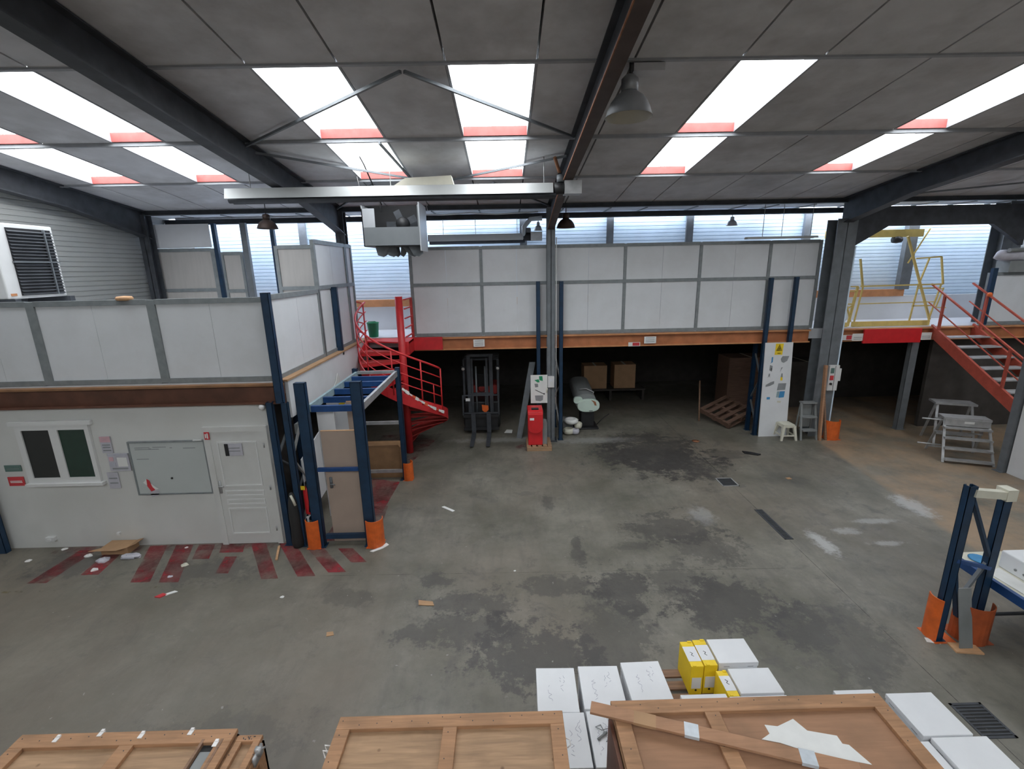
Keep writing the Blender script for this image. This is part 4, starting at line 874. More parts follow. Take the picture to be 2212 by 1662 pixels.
# red straight stair
t = thing('steel_stair', 'brick red steel staircase with zinc treads coming down at right', 'staircase', (11.9, 10.5, 0))
SX0, SX1 = 11.25, 12.35; ST, SZ = 12.2, 2.86; sl = .585
def sz(y): return SZ-(ST-y)*sl
for x in (SX0, SX1):
    MB().hexa([(x-.03, 8.6, sz(8.6)-.26), (x+.03, 8.6, sz(8.6)-.26), (x+.03, 12.25, sz(12.25)-.26), (x-.03, 12.25, sz(12.25)-.26)], [(x-.03, 8.6, sz(8.6)+.04), (x+.03, 8.6, sz(8.6)+.04), (x+.03, 12.25, sz(12.25)+.04), (x-.03, 12.25, sz(12.25)+.04)]).build('stringer', M_redo, t)
    for y in (12.05, 10.2, 8.7): MB().bar((x, y, sz(y)), (x, y, sz(y)+.92), .05, .05).build('handrail_post', M_redo, t)
    MB().bar((x, 12.5, sz(12.5)+.93), (x, 8.6, sz(8.6)+.93), .045, .035).build('handrail', M_redo, t)
    MB().bar((x, 12.5, sz(12.5)+.46), (x, 8.6, sz(8.6)+.46), .025, .02).build('mid_rail', M_redo, t)
k = 0; z = SZ-.2
while z > .5:
    y = ST-(SZ-z)/sl
    B(SX0+.03, SX1-.03, y-.14, y+.14, z-.03, z).build('tread', M_zinc, t); z -= .2
MB().lathe([(0, 0), (.05, .01), (.06, .05), (.04, .1), (0, .11)], (SX1, 12.0, sz(12.0)+.9), 12).build('orange_cap', M_guard, t)
# white wall and grey post at right edge
B(10.93, 11.03, 4.6, 9.4, 0, 3.6).build('wall_booth', M_whiteb, kind='structure', local=True)
B(10.93, 15, 4.5, 4.6, 0, 3.6).build('wall_booth_front', M_whiteb, kind='structure', local=True)
mb = MB().box(10.86, 11.0, 9.42, 9.56, 0, 2.62); mb.box(10.8, 11.06, 9.41, 9.6, 0, .015); mb.build('booth_post', M_steelg, label='grey post at end of the white booth wall', cat='post')
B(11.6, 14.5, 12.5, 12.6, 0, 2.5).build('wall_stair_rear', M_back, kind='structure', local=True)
# mezzanine roll on partition
t = thing('fabric_roll', 'rolled grey sheet lying on the right mezzanine partition', 'roll', (13.0, 12.3, 4.25))
MB().tube([(12.45, 12.2, 4.60), (12.7, 12.27, 4.66), (13.2, 12.3, 4.66), (13.8, 12.3, 4.66)], [.02, .14, .16, .15], 10).build('roll', M_lilac, t); MB().tube([(12.7, 12.1, 4.78), (13.3, 12.15, 4.8)], .05, 8).build('fold', M_greyp, t)
B(12.85, 13.6, 12.15, 12.5, 4.235, 4.52).build('support_box', M_greyp, t)
MB().box(12.5, 12.62, 12.18, 12.26, 2.9, 4.35).build('rack_post', M_blue, label='blue post at stair head beside the right white partition', cat='post')
# aluminium platform steps
t = thing('platform_steps', 'aluminium platform steps standing below the red stair', 'step ladder', (10.7, 10.3, 0), R_(-22))
def lb_(name, *a, m=M_zinc): return B(*a).build(name, m, t, local=True)
for s in (-1, 1):
    MB().bar((s*.46, -.45, 0), (s*.40, .0, .98), .05, .03).build('front_rail', M_zinc, t, local=True)
    MB().bar((s*.46, .45, 0), (s*.40, .05, .98), .05, .03).build('rear_leg', M_zinc, t, local=True)
for (z, y) in ((.06, -.44), (.30, -.33), (.52, -.23), (.74, -.12)): lb_('tread', -.44, .44, y-.07, y+.07, z, z+.04)
lb_('platform', -.44, .44, -.08, .25, .94, .99); lb_('apron', -.42, .42, -.1, -.08, .80, .96); lb_('label_plate', -.06, .12, -.106, -.1, .87, .92, m=M_paper)
for z in (.1, .55): MB().bar((-.46, .43-z*.4, z), (.46, .43-z*.4, z), .03).build('rear_bar', M_zinc, t, local=True)
t = thing('platform_steps', 'second aluminium platform steps standing behind the nearer steps', 'step ladder', (11.3, 11.25, 0), R_(-22))
for s in (-1, 1):
    MB().bar((s*.40, -.35, 0), (s*.34, .0, 1.05), .05, .03).build('front_rail', M_zinc, t, local=True)
    MB().bar((s*.40, .40, 0), (s*.34, .05, 1.05), .05, .03).build('rear_leg', M_zinc, t, local=True)
for (z, y) in ((.30, -.25), (.65, -.12)): lb_('tread', -.38, .38, y-.07, y+.07, z, z+.04)
lb_('platform', -.42, .42, -.1, .3, 1.02, 1.07)
for z in (.28, .9):
    MB().tube([(9.95, 10.62, z), (10.35, 10.42, z)], .018, 8).build('zinc_tube', M_zinc, label='%s zinc tube sticking out left of the platform steps' % ('lower' if z < .5 else 'upper'), cat='tube')

# blue rack frame in the right foreground with shelf
t = rack_frame('blue rack upright frame with orange guards in the right foreground', 5.28, 4.86, 5.75, 4.89, 2.08, 1.98, w=.1, top=.6)
MB().bar((5.3, 4.84, 2.0), (5.75, 4.87, 1.94), .08, .09).build('top_tie', M_cream, t)
B(5.69, 5.81, 4.82, 4.96, 1.88, 2.02).build('wrap', M_cream, t)
MB().bar((5.28, 4.84, 1.12), (5.75, 4.87, .98), .045, .045).build('tie_bar', M_bluel, t)
MB().bar((5.3, 4.86, 1.98), (5.72, 4.88, 1.12), .055, .03).build('brace', M_blue, t); MB().bar((5.3, 4.86, 1.05), (5.5, 4.88, .3), .055, .03).build('brace', M_blue, t); MB().bar((5.72, 4.89, 1.05), (5.45, 4.88, .5), .04, .03).build('brace', M_steelg, t)
guard('tall orange guard around left leg of foreground rack', 5.33, 4.90, .15, .58, R_(140), R_(225))
M_guardr = mat('rusty_guard', (.42, .085, .022), .6, 0, .2, 8, dirt=(.16, .04, .02), dirt_amt=.6, dirt_scale=3)
guard('wide rusty orange guard around right leg of foreground rack', 5.70, 4.90, .20, .5, R_(165), R_(345), m=M_guardr)
t = thing('rack_shelf', 'cream shelf with blue edge beam in the right foreground', 'shelf', (6.6, 4.7, 0))
B(5.89, 7.5, 3.9, 5.45, .77, .80).build('deck', M_cream, t); B(5.84, 5.89, 3.9, 5.45, .69, .80).build('edge_beam', M_bluel, t); B(5.89, 7.5, 5.42, 5.47, .69, .78).build('rear_beam', M_bluel, t)
for (x, y) in ((5.93, 3.95), (7.4, 3.95), (7.4, 5.37)): B(x-.04, x+.04, y-.04, y+.04, 0, .77).build('leg', M_blue, t)
MB().bar((5.9, 4.95, .25), (7.4, 4.95, .25), .03).build('lower_bar', M_steel, t)
t = thing('white_appliance', 'white box with round buttons on the cream shelf', 'appliance', (6.5, 4.9, .80))
B(6.18, 6.95, 4.55, 5.15, .80, 1.03).build('case', M_whitec, t, bevel=.015)
for k in range(4): MB().lathe([(.015, 0), (.015, -.01), (0, -.01)], (6.18, 4.65+k*.1, .88), 10, 'x').build('button', M_greyp, t)
MB().prism([(5.94, 4.4, .802), (6.14, 4.45, .802), (6.14, 5.1, .802), (5.92, 5.02, .802)], (0, 0, .006)).build('paper_sheet', M_paper, label='white paper on cream shelf beside the white box', cat='paper')
mb = MB().lathe([(0, 0), (.06, 0), (.075, .02), (.06, .05), (.03, .06), (0, .06)], (6.62, 5.32, .80), 14); mb.build('red_bowl', M_redcab, label='small red bowl at the back of the cream shelf', cat='bowl')
mb = MB().lathe([(0, 0), (.1, 0), (.12, .012), (.1, .02), (0, .014)], (6.08, 5.28, .80), 18); mb.build('blue_dish', M_blueprint, label='blue dish on the cream shelf behind rack post', cat='dish')
t = leaning('steel_plate', 'grey steel plate leaning between the orange guards', 'plate', M_greyp, 5.40, 5.56, 4.66, 4.84, 0, .72, .01)
MB().prism([(5.32, 4.62, .0), (5.62, 4.58, .0), (5.64, 4.74, .0), (5.34, 4.77, .0)], (0, 0, .02)).build('timber_offcut', M_edge, label='pale timber offcut on floor before the orange guards', cat='offcut')
MB().prism([(5.12, 4.80, 0), (5.26, 4.76, 0), (5.28, 4.84, 0), (5.15, 4.87, 0)], (0, 0, .004)).build('paper_scrap', M_paper, label='white paper scrap left of foreground orange guard', cat='paper')

# ================================================================== OVERHEAD EQUIPMENT
def tube_heater(lab, x0, x1, y, z, burner_dir=1, w=.34, chain=None, h=.17, top=None):
    t = thing('radiant_heater', lab, 'heater', ((x0+x1)/2, y, z))
    MB().prism([(x0, y-w/2, z), (x0, y-w*.36, z+h), (x0, y+w*.36, z+h), (x0, y+w/2, z), (x0, y+w/2-.012, z), (x0, y+w*.36-.01, z+h-.012), (x0, y-w*.36+.01, z+h-.012), (x0, y-w/2+.012, z)], (x1-x0, 0, 0)).build('reflector', M_hood, t)
    for s in ((-1, 1) if burner_dir else ()): MB().tube([(x0+.03, y+s*.07, z-.02), (x1+.05, y+s*.07, z-.02)], .05, 8).build('radiant_tube', M_steel, t)
    e = x1 if burner_dir > 0 else x0; s = burner_dir
    if burner_dir: MB().tube([(e+s*.02, y-.06, z+.08), (e+s*.22, y-.06, z+.08)], .10, 12).build('burner', M_black, t)
    if burner_dir: B(min(e+s*.2, e+s*.5), max(e+s*.2, e+s*.5), y-.16, y+.1, z-.02, z+.2).build('control_case', M_zinc, t)
    if burner_dir: MB().tube([(e+s*.14, y-.06, z+.18), (e+s*.14, y-.05, z+.3)], .07, 10).build('fan', M_steelg, t)
    for cx_ in (x0+.4, (x0+x1)/2, x1-.15):
        MB().tube([(cx_, y, z+h), (cx_, y, RZ(y)-.13 if top is None else top)], .008, 5).build('hanger', M_zinc, t)
    return t
t = tube_heater('long pale radiant tube heater hanging below the roof', -4.85, .88, 8.95, 5.86)
MB().tube([(1.0, 8.9, 6.2), (.98, 8.9, 6.26), (.9, 8.75, 6.42)], .03, 8).build('flue', M_rust, t)
t = tube_heater('shorter radiant tube heater above the long white partition', -2.0, .5, 13.05, 5.30, top=5.86)
MB().tube([(.52, 12.95, 5.4), (.52, 12.95, 5.62), (.7, 12.95, 5.82), (1.0, 12.95, 5.84)], .06, 10).build('flue', M_hood, t)
tube_heater('thin radiant tube heater left of the wide column', 6.0, 7.75, 12.1, 5.17, 0, .2, h=.05, top=5.99)
mb = MB().prism([(-1.9, 8.83, 6.032), (-1.7, 8.83, 6.15), (-.9, 8.83, 6.18), (-.86, 8.83, 6.032)], (0, .24, 0)); mb.build('insulation_slab', M_cream, label='loose yellowed insulation lying on the long radiant heater', cat='insulation')
# hanging air heater
t = thing('air_heater', 'grey hanging air heater with downward louvres', 'heater', (-2.2, 10.2, 5.07))
hx0, hx1, hy = -2.85, -1.70, 10.0
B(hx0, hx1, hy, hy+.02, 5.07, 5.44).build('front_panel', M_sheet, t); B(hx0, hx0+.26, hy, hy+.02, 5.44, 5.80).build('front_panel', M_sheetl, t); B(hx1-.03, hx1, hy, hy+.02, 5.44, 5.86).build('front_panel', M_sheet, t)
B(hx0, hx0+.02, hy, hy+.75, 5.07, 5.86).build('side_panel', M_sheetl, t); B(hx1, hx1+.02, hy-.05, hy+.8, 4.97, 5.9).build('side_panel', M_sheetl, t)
B(hx0, hx1, hy+.73, hy+.75, 5.07, 5.93).build('rear_panel', M_black, t); B(hx0, hx1, hy, hy+.75, 5.07, 5.085).build('bottom_panel', M_sheet, t)
MB().lathe([(0, -.1), (.13, -.1), (.15, 0), (.13, .1), (0, .1)], (-2.1, hy+.35, 5.52), 14, 'y').build('fan_motor', M_black, t)
for k in range(4):
    a = R_(k*90+25); MB().bar((-2.1, hy+.35, 5.52), (-2.1+.3*math.cos(a), hy+.37, 5.52+.3*math.sin(a)), .14, .02, (0, 1, 0)).build('fan_blade', M_steel, t)
mb = MB().box(-2.5, -1.75, hy+.6, hy+.72, 5.3, 5.6); mb.build('coil', M_steel, t)
for k, (x, w_, lean, yy) in enumerate(((-2.52, .13, -.02, .10), (-2.40, .12, .05, .2), (-2.30, .07, .03, .3), (-2.10, .06, -.05, .28), (-1.98, .13, .07, .18), (-1.84, .13, .03, .10))):
    zt_ = 5.07; mb = MB(); y_ = hy+yy
    mb.prism([(x-w_, y_, zt_), (x+w_, y_+.12, zt_), (x+w_*.9+lean, y_+.14, zt_-.15), (x+w_*.2+lean, y_+.08, zt_-.21), (x-w_*.6+lean, y_+.02, zt_-.17)], (.006, -.02, 0))
    mb.build('louvre', M_steelg, t)
for k, (x, xa) in enumerate(((hx0+.06, 3.0), (hx0+.25, 3.0), (hx1-.02, 3.0), (hx1+.08, 3.0))):
    yy = hy+(.1 if k % 2 == 0 else .65); MB().tube([(x, yy, 5.8), (x-.02, yy-.4, RZ(yy-.4)-.02)], .006, 5).build('wire', M_zinc, t)
MB().tube([(-2.5, hy+.3, 5.9), (-2.55, hy-.6, 6.5), (-2.53, hy-.9, RZ(hy-.9)-.02)], .014, 6).build('cable', M_black, t)
# bell lamps
def bell(lab, x, y, zb, r, h, m_out, m_in, drop=None, gear=True):
    t = thing('pendant_lamp', lab, 'lamp', (x, y, zb))
    pr_ = [(r, 0), (r*.97, h*.06), (r*.90, h*.3), (r*.78, h*.55), (r*.6, h*.78), (r*.4, h*.92), (r*.3, h)]
    MB().lathe(pr_, (x, y, zb), 28).build('shade', m_out, t)
    MB().lathe([(a*.985, b-.002) for a, b in pr_], (x, y, zb), 28).build('shade_lining', m_in, t)
    MB().lathe([(r*.3, h*.98), (r*.36, h), (r*.36, h*1.45), (r*.2, h*1.6), (0, h*1.6)], (x, y, zb), 16).build('lamp_holder', m_out if gear else M_steelg, t)
    MB().lathe([(0, h*.25), (r*.16, h*.3), (r*.22, h*.55), (r*.12, h*.95), (0, h*.95)], (x, y, zb), 14).build('bulb', M_lampin, t)
    top = drop if drop is not None else RZ(y)
    MB().tube([(x, y, zb+h*1.5), (x, y, top)], .01, 6).build('stem', M_black, t)
    return t
t = bell('large aluminium bell lamp near the middle rust-edged rafter', 1.47, 6.0, 6.26, .27, .27, M_galv, M_lampin)
B(1.5, 1.85, 5.95, 6.15, 6.72, 6.80).build('gear_tray', M_roof, t)
t = bell('aluminium bell lamp cut off by the left picture edge', -6.05, 5.55, 6.02, .26, .26, M_galv, M_greyp)
B(-6.15, -5.85, 5.5, 5.7, 6.45, 6.62).build('gear_tray', M_aqua, t)
bell('brown bell lamp above the left mezzanine', -5.22, 11.0, 5.54, .22, .19, M_brown, M_brown)
bell('dark bell lamp beside the middle column head', 1.52, 12.1, 5.52, .23, .22, M_brown, M_brown, 5.99)
bell('small white bell lamp left of the middle column head', .92, 13.2, 5.55, .12, .14, M_galv, M_lampin, 5.86)
bell('small grey bell lamp above right part of partition', 6.1, 13.15, 5.58, .15, .14, M_galv, M_lampin, 5.86)
# cable conduit on the middle column, tray along eaves beam
MB().tube([(1.28, 12.0, 0.9), (1.28, 12.0, 5.3)], .012, 6).build('cable_conduit', M_pvc, label='thin cable conduit up the middle column', cat='conduit')
MB().tube([(-8.5, 12.98, 5.99), (-4.2, 12.98, 5.99)], .025, 6).build('cable_conduit', M_zinc, label='zinc conduit along the eaves beam at left', cat='conduit')
MB().tube([(-2.4, 12.98, 6.0), (-1.6, 12.98, 5.97), (-.9, 12.98, 6.0), (-.2, 12.98, 5.96), (.9, 12.98, 6.0)], .02, 6).build('cable_conduit', M_paper, label='sagging white cable along the eaves beam in centre', cat='cable')
mb = MB().box(8.632, 8.665, 11.915, 11.95, .0, 4.95); mb.box(8.63, 8.67, 11.905, 11.915, 4.91, 4.95); mb.build('corner_strip', M_clad, label='pale metal strip up the edge of wide column', cat='strip')
# air conditioner on the left wall
t = thing('louvred_heater', 'white wall heater with dark slatted grille at left', 'heater', (-8.4, 9.0, 4.2))
ax = -8.15
B(-8.85, ax, 7.95, 9.02, 4.25, 5.47).build('case', M_pvc, t, bevel=.02); B(ax-.002, ax+.012, 8.18, 8.96, 4.30, 5.40).build('grille_back', M_black, t)
for k in range(20):
    z = 4.33+k*.054; MB().hexa([(ax+.01, 8.18, z), (ax+.04, 8.18, z-.02), (ax+.04, 8.96, z-.02), (ax+.01, 8.96, z)], [(ax+.01, 8.18, z+.008), (ax+.04, 8.18, z-.012), (ax+.04, 8.96, z-.012), (ax+.01, 8.96, z+.008)]).build('slat', M_steel, t)
B(ax+.005, ax+.05, 8.16, 8.98, 4.84, 4.86).build('grille_bar', M_steelg, t); B(ax+.005, ax+.05, 8.8, 8.82, 4.3, 5.40).build('grille_bar', M_steelg, t)
B(ax+.002, ax+.006, 8.0, 8.1, 4.30, 4.34).build('badge', M_orangel, t)
mb = MB().box(-8.88, ax+.1, 7.95, 8.05, 4.16, 4.25); mb.box(-8.88, ax+.1, 8.95, 9.05, 4.16, 4.25); mb.box(-8.88, -8.82, 7.95, 9.05, 4.16, 4.25); mb.build('bracket', M_steel, t)
mb = MB().lathe([(0, 0), (.1, 0), (.12, .03), (.1, .06), (0, .07)], (-5.92, 7.5, 4.221), 14); mb.build('orange_lid', M_edge, label='orange lid peeking over the left low partition', cat='lid')
#PART3
# ================================================================== FLOOR DRAINS
def drain(lab, x0, x1, y0, y1, bars, rust):
    t = thing('floor_drain', lab, 'drain', ((x0+x1)/2, (y0+y1)/2, 0))
    mb = MB(); w = .025
    mb.box(x0, x1, y0, y0+w, 0, .006); mb.box(x0, x1, y1-w, y1, 0, .006); mb.box(x0, x0+w, y0, y1, 0, .006); mb.box(x1-w, x1, y0, y1, 0, .006); mb.build('frame', M_zinc if not rust else M_steel, t)
    B(x0+w, x1-w, y0+w, y1-w, .0005, .0015).build('pit', M_dark, t)
    for k in range(bars):
        y = y0+w+(y1-y0-2*w)*(k+.5)/bars; B(x0+w, x1-w, y-.008, y+.008, .0015, .006).build('grate_bar', M_steel, t)
drain('square floor drain with pale frame in the middle of hall', 4.53, 4.89, 9.10, 9.50, 6, False)
drain('dark floor drain beside the white boxes', 4.62, 4.96, 3.58, 3.97, 9, True)
drain('long narrow slot drain along the floor joint', 4.68, 4.83, 7.08, 8.10, 24, True)
# ================================================================== LITTER
def scrap(name, lab, cat, pts, m, th=.004, z=0): return MB().prism([(x, y, z+.001) for x, y in pts], (0, 0, th)).build(name, m, label=lab, cat=cat)
scrap('white_strip', 'white plastic strip on open floor near the blue rack', 'strip', [(-1.36, 8.5), (-1.31, 8.53), (-1.08, 8.34), (-1.12, 8.30)], M_paper, .01)
scrap('cardboard_scrap', 'larger tan cardboard scrap in the middle of floor', 'cardboard', [(-1.34, 5.80), (-1.13, 5.76), (-1.10, 5.68), (-1.32, 5.70)], M_card, .01)
scrap('cardboard_scrap', 'small tan cardboard scrap towards the wooden crates', 'cardboard', [(-2.44, 5.23), (-2.36, 5.24), (-2.33, 5.18), (-2.42, 5.16)], M_card, .008)
t = thing('wrapper', 'red and white wrapper on floor before the hazard stripes', 'wrapper', (-5.1, 6.07, 0))
MB().prism([(-5.25, 6.02, .001), (-5.16, 6.0, .001), (-5.1, 6.07, .001), (-5.18, 6.1, .001)], (0, 0, .012)).build('red_end', M_signred, t); MB().prism([(-5.16, 6.07, .001), (-5.1, 6.05, .001), (-4.98, 6.13, .001), (-5.04, 6.15, .001)], (0, 0, .01)).build('white_end', M_paper, t)
t = thing('cardboard_box', 'flattened brown cardboard box by the office wall', 'box', (-6.72, 7.32, 0))
mb = MB().box(-6.95, -6.5, 7.15, 7.40, 0, .12); mb.build('body', M_card, t); MB().prism([(-6.95, 7.15, .12), (-6.5, 7.15, .12), (-6.58, 7.02, .15), (-7.05, 7.03, .14)], (0, 0, .006)).build('flap', M_card, t); MB().prism([(-6.5, 7.15, .12), (-6.5, 7.4, .12), (-6.36, 7.36, .17), (-6.38, 7.2, .16)], (0, 0, .006)).build('flap', M_cardd, t)
t = thing('crumpled_bag', 'white and grey crumpled bag beside the flattened box', 'bag', (-6.4, 7.05, 0))
mb = MB(); 
random.seed(3)
mb.lathe([(0, .0), (.13, .0), (.16, .03), (.1, .06), (.04, .08), (0, .08)], (0, 0, 0), 12); mb.v = [Vector((v.x*1.1+random.uniform(-.03, .03)-6.38, v.y*.45+random.uniform(-.02, .02)+7.06, max(.001, v.z*.7+random.uniform(-.01, .02)))) for v in mb.v]; mb.smooth = False; mb.build('sheet', M_lilac, t)
B(-6.5, -6.28, 6.985, 6.995, .012, .04).build('dark_edge', M_ink, t)
for k, (x, y, r, m, lab) in enumerate(((-6.78, 6.98, .11, M_lilac, 'silver crumpled foil between stripes left of flattened box'), (-6.72, 6.72, .06, M_paper, 'small white crumpled paper ball on the stripes'), (-7.15, 7.12, .07, M_paper, 'white paper scrap left of the flattened box'), (-7.75, 7.35, .05, M_paper, 'white scrap against left end of office wall'), (-8.05, 7.02, .06, M_tape, 'white scrap near the left picture edge'), (-5.32, 6.8, .06, M_cream, 'cream card scrap in front of the whiteboard'), (-5.62, 7.30, .03, M_paper, 'tiny white scrap below the whiteboard'), (-5.35, 6.5, .04, M_lilac, 'pale crumb before the cream card scrap'), (-3.35, 5.95, .035, M_paper, 'white bottle cap alone on open floor left'), (.05, 6.42, .02, M_paper, 'tiny white crumb in the middle of floor'))):
    mb = MB().lathe([(0, 0), (r, 0), (r*.9, r*.25), (r*.4, r*.45), (0, r*.45)], (0, 0, 0), 7)
    mb.v = [Vector((x+v.x*random.uniform(.7, 1.2), y+v.y*random.uniform(.6, 1.0), max(.001, v.z*random.uniform(.7, 1.3)))) for v in mb.v]
    mb.smooth = False; mb.build('litter_scrap', m, label=lab, cat='litter')
MB().bar((-4.0, 7.26, .012), (-3.86, 6.86, .012), .035, .02).build('wooden_stick', M_edge, label='tan wooden stick lying at the office door foot', cat='stick')
scrap('white_crumbs', 'white plaster crumbs at foot of near right orange guard', 'debris', [(-2.32, 7.02), (-2.18, 7.12), (-2.1, 7.22), (-2.16, 7.28), (-2.22, 7.16), (-2.38, 7.04)], M_paper, .01)
scrap('cardboard_scrap', 'tiny tan scrap beyond the square floor drain', 'cardboard', [(6.05, 9.42), (6.15, 9.44), (6.16, 9.36), (6.07, 9.35)], M_card, .008)
mb = MB().lathe([(0, 0), (.09, 0), (.1, .01), (0, .014)], (5.0, 11.75, 0), 14); mb.build('access_cover', M_rust, label='small rusty round cover in floor near the sign board', cat='cover')
mb = MB().prism([(5.85, 10.95, 0), (6.05, 10.85, 0), (6.2, 10.72, 0), (6.1, 10.68, 0), (5.85, 10.82, 0)], (0, 0, .03)); mb.build('dark_rag', M_black, label='dark rag on floor left of the stool', cat='rag')

# ================================================================== WHITE AND YELLOW BOXES
def archive(lab, x0, x1, y0, y1, z0, z1, ink=True, slots='f', m=M_whitec, rot=0.0, group='white archive boxes'):
    cx, cy = (x0+x1)/2, (y0+y1)/2; t = thing('archive_box', lab, 'box', (cx, cy, z0), R_(rot), group=group)
    a, b = (x1-x0)/2-.006, (y1-y0)/2-.006; h = z1-z0
    B(-a+.006, a-.006, -b+.006, b-.006, 0, h-.004).build('body', m, t, local=True, bevel=.004)
    B(-a, a, -b, b, h-.05, h).build('lid', m, t, local=True, bevel=.005)
    for s in (-.6, .6):
        B(s*a-.03, s*a+.03, -b-.0015, -b+.004, h-.052, h-.046).build('slot', M_greypr, t, local=True); B(-a-.0015, -a+.004, s*b-.03, s*b+.03, h-.052, h-.046).build('slot', M_greypr, t, local=True)
    if ink:
        rr = random.Random(hash(lab) % 1000 if False else len(lab)*7+int(x0*100))
        for (u, v0, v1) in ((.25, -.1, .55), (.45, .2, .75), (-.35, -.6, .35)):
            v = v0; pts = []
            while v < v1:
                pts.append((u*a+rr.uniform(-.02, .02), v*b, h+.0015)); v += .07
            mb = MB()
            for p, q in zip(pts[:-1], pts[1:]):
                if rr.random() < .75: mb.bar(p, q, .0035, .001)
            if mb.v: mb.build('handwriting', M_ink, t, local=True)
    return t
def pallet_big(lab, x0, x1, y0, y1):
    t = thing('wooden_pallet', lab, 'pallet', ((x0+x1)/2, (y0+y1)/2, 0))
    n = 7
    for k in range(n):
        y = y0+(y1-y0)*(k+.5)/n; B(x0, x1, y-.05, y+.05, .115, .137).build('deck_board', M_pallet, t)
    for x in (x0+.06, (x0+x1)/2, x1-.06): B(x-.05, x+.05, y0, y1, .022, .115).build('bearer', M_pallet, t)
    for x in (x0+.06, (x0+x1)/2, x1-.06): B(x-.05, x+.05, y0, y1, 0, .022).build('bottom_board', M_pallet, t)
pallet_big('wooden pallet under the left group of white boxes', .25, 1.45, 3.05, 4.05)
pallet_big('wooden pallet under the yellow file boxes', 1.5, 2.7, 3.3, 4.4)
pallet_big('wooden pallet under the white boxes at lower right', 3.0, 4.2, 2.6, 3.8)
ZB, ZT = .137, .50
archive('white archive box furthest left of the back row', .22, .63, 3.56, 4.08, ZB, ZT, rot=-1.5)
archive('white archive box second from left in the back row', .665, 1.09, 3.58, 4.09, ZB, ZT, rot=-1)
archive('white archive box third from left in the back row', 1.13, 1.55, 3.66, 4.13, ZB, ZT, rot=1)
archive('white archive box with pencilled top between the two right crates', .42, .655, 3.02, 3.54, ZB, ZT+.03)
archive('white archive box with grey twine against the open crate', .665, .92, 3.02, 3.55, ZB, ZT+.03)
archive('white archive box flat behind the yellow file boxes', 2.165, 2.60, 4.07, 4.41, ZB, ZT, ink=False)
archive('white archive box beside the single yellow file box', 2.22, 2.66, 3.70, 4.01, ZB, ZT, ink=False)
archive('white archive box just behind the open crate left of pair', 1.62, 2.08, 3.28, 3.72, ZB, ZT, ink=False)
archive('white archive box just behind the open crate right of pair', 2.09, 2.66, 3.28, 3.685, ZB, ZT, ink=False)
archive('white archive box alone behind the right crate corner', 3.13, 3.53, 3.30, 3.72, ZB, ZT, ink=False)
archive('white archive box at right of crate, nearer the drain', 3.60, 4.06, 3.22, 3.66, ZB, ZT+.012, ink=False)
archive('white archive box at right of crate, lowest in picture', 3.655, 4.16, 2.72, 3.218, ZB, ZT+.01, ink=False)
archive('white archive box squeezed against right side of crate', 3.2, 3.645, 2.72, 3.21, ZB, ZT-.02, ink=False)
t = thing('twine', 'loop of grey twine on the white box against the crate', 'twine', (.8, 3.3, .53))
MB().tube([(.74, 3.25, .536), (.80, 3.33, .54), (.78, 3.40, .536), (.73, 3.38, .536), (.78, 3.34, .545), (.84, 3.36, .54), (.86, 3.28, .538), (.80, 3.24, .537)], .004, 5).build('loop', M_greypr, t); MB().tube([(.73, 3.26, .54), (.82, 3.32, .545)], .012, 6).build('knot', M_greyp, t)
def filebox(lab, x0, x1, y0, y1, z0, z1, notch):
    t = thing('file_box', lab, 'box', ((x0+x1)/2, (y0+y1)/2, z0), group='yellow file boxes')
    B(x0+.003, x1-.003, y0, y1, z0, z1).build('body', M_yelb, t, bevel=.004)
    B(x0+.003, x1-.003, y0+(y1-y0)*.2, y0+(y1-y0)*.78, z1, z1+.002).build('white_label', M_whitec, t)
    B(x0+.02, x1-.02, y0-.002, y0, z0+.08, z0+.22).build('white_label', M_whitec, t)
    MB().lathe([(.012, 0), (.012, -.003), (0, -.003)], ((x0+x1)/2, y0, z0+.06), 10, 'y').build('finger_hole', M_black, t)
    for s in (0, 1): B(x0+(x1-x0)*(.15 if s else .6), x0+(x1-x0)*(.4 if s else .9), y0 if s else y1-.02, y0+.02 if s else y1, z1, z1+.008).build('tab', M_yelb, t)
    mb = MB()
    for k in range(3): mb.bar(((x0+x1)/2+.01*(-1)**k, y0+.13+k*.02, z1+.003), ((x0+x1)/2-.01*(-1)**k, y0+.15+k*.02, z1+.003), .006, .001)
    mb.build('handwriting', M_black, t)
filebox('yellow file box with white label, leftmost of the pair', 1.86, 2.00, 4.04, 4.38, ZB, ZT, 0)
filebox('yellow file box with white label, right one of the pair', 2.005, 2.15, 4.05, 4.40, ZB, ZT, 1)
filebox('single yellow file box between two white boxes', 2.10, 2.215, 3.70, 4.00, ZB, ZT-.02, 0)

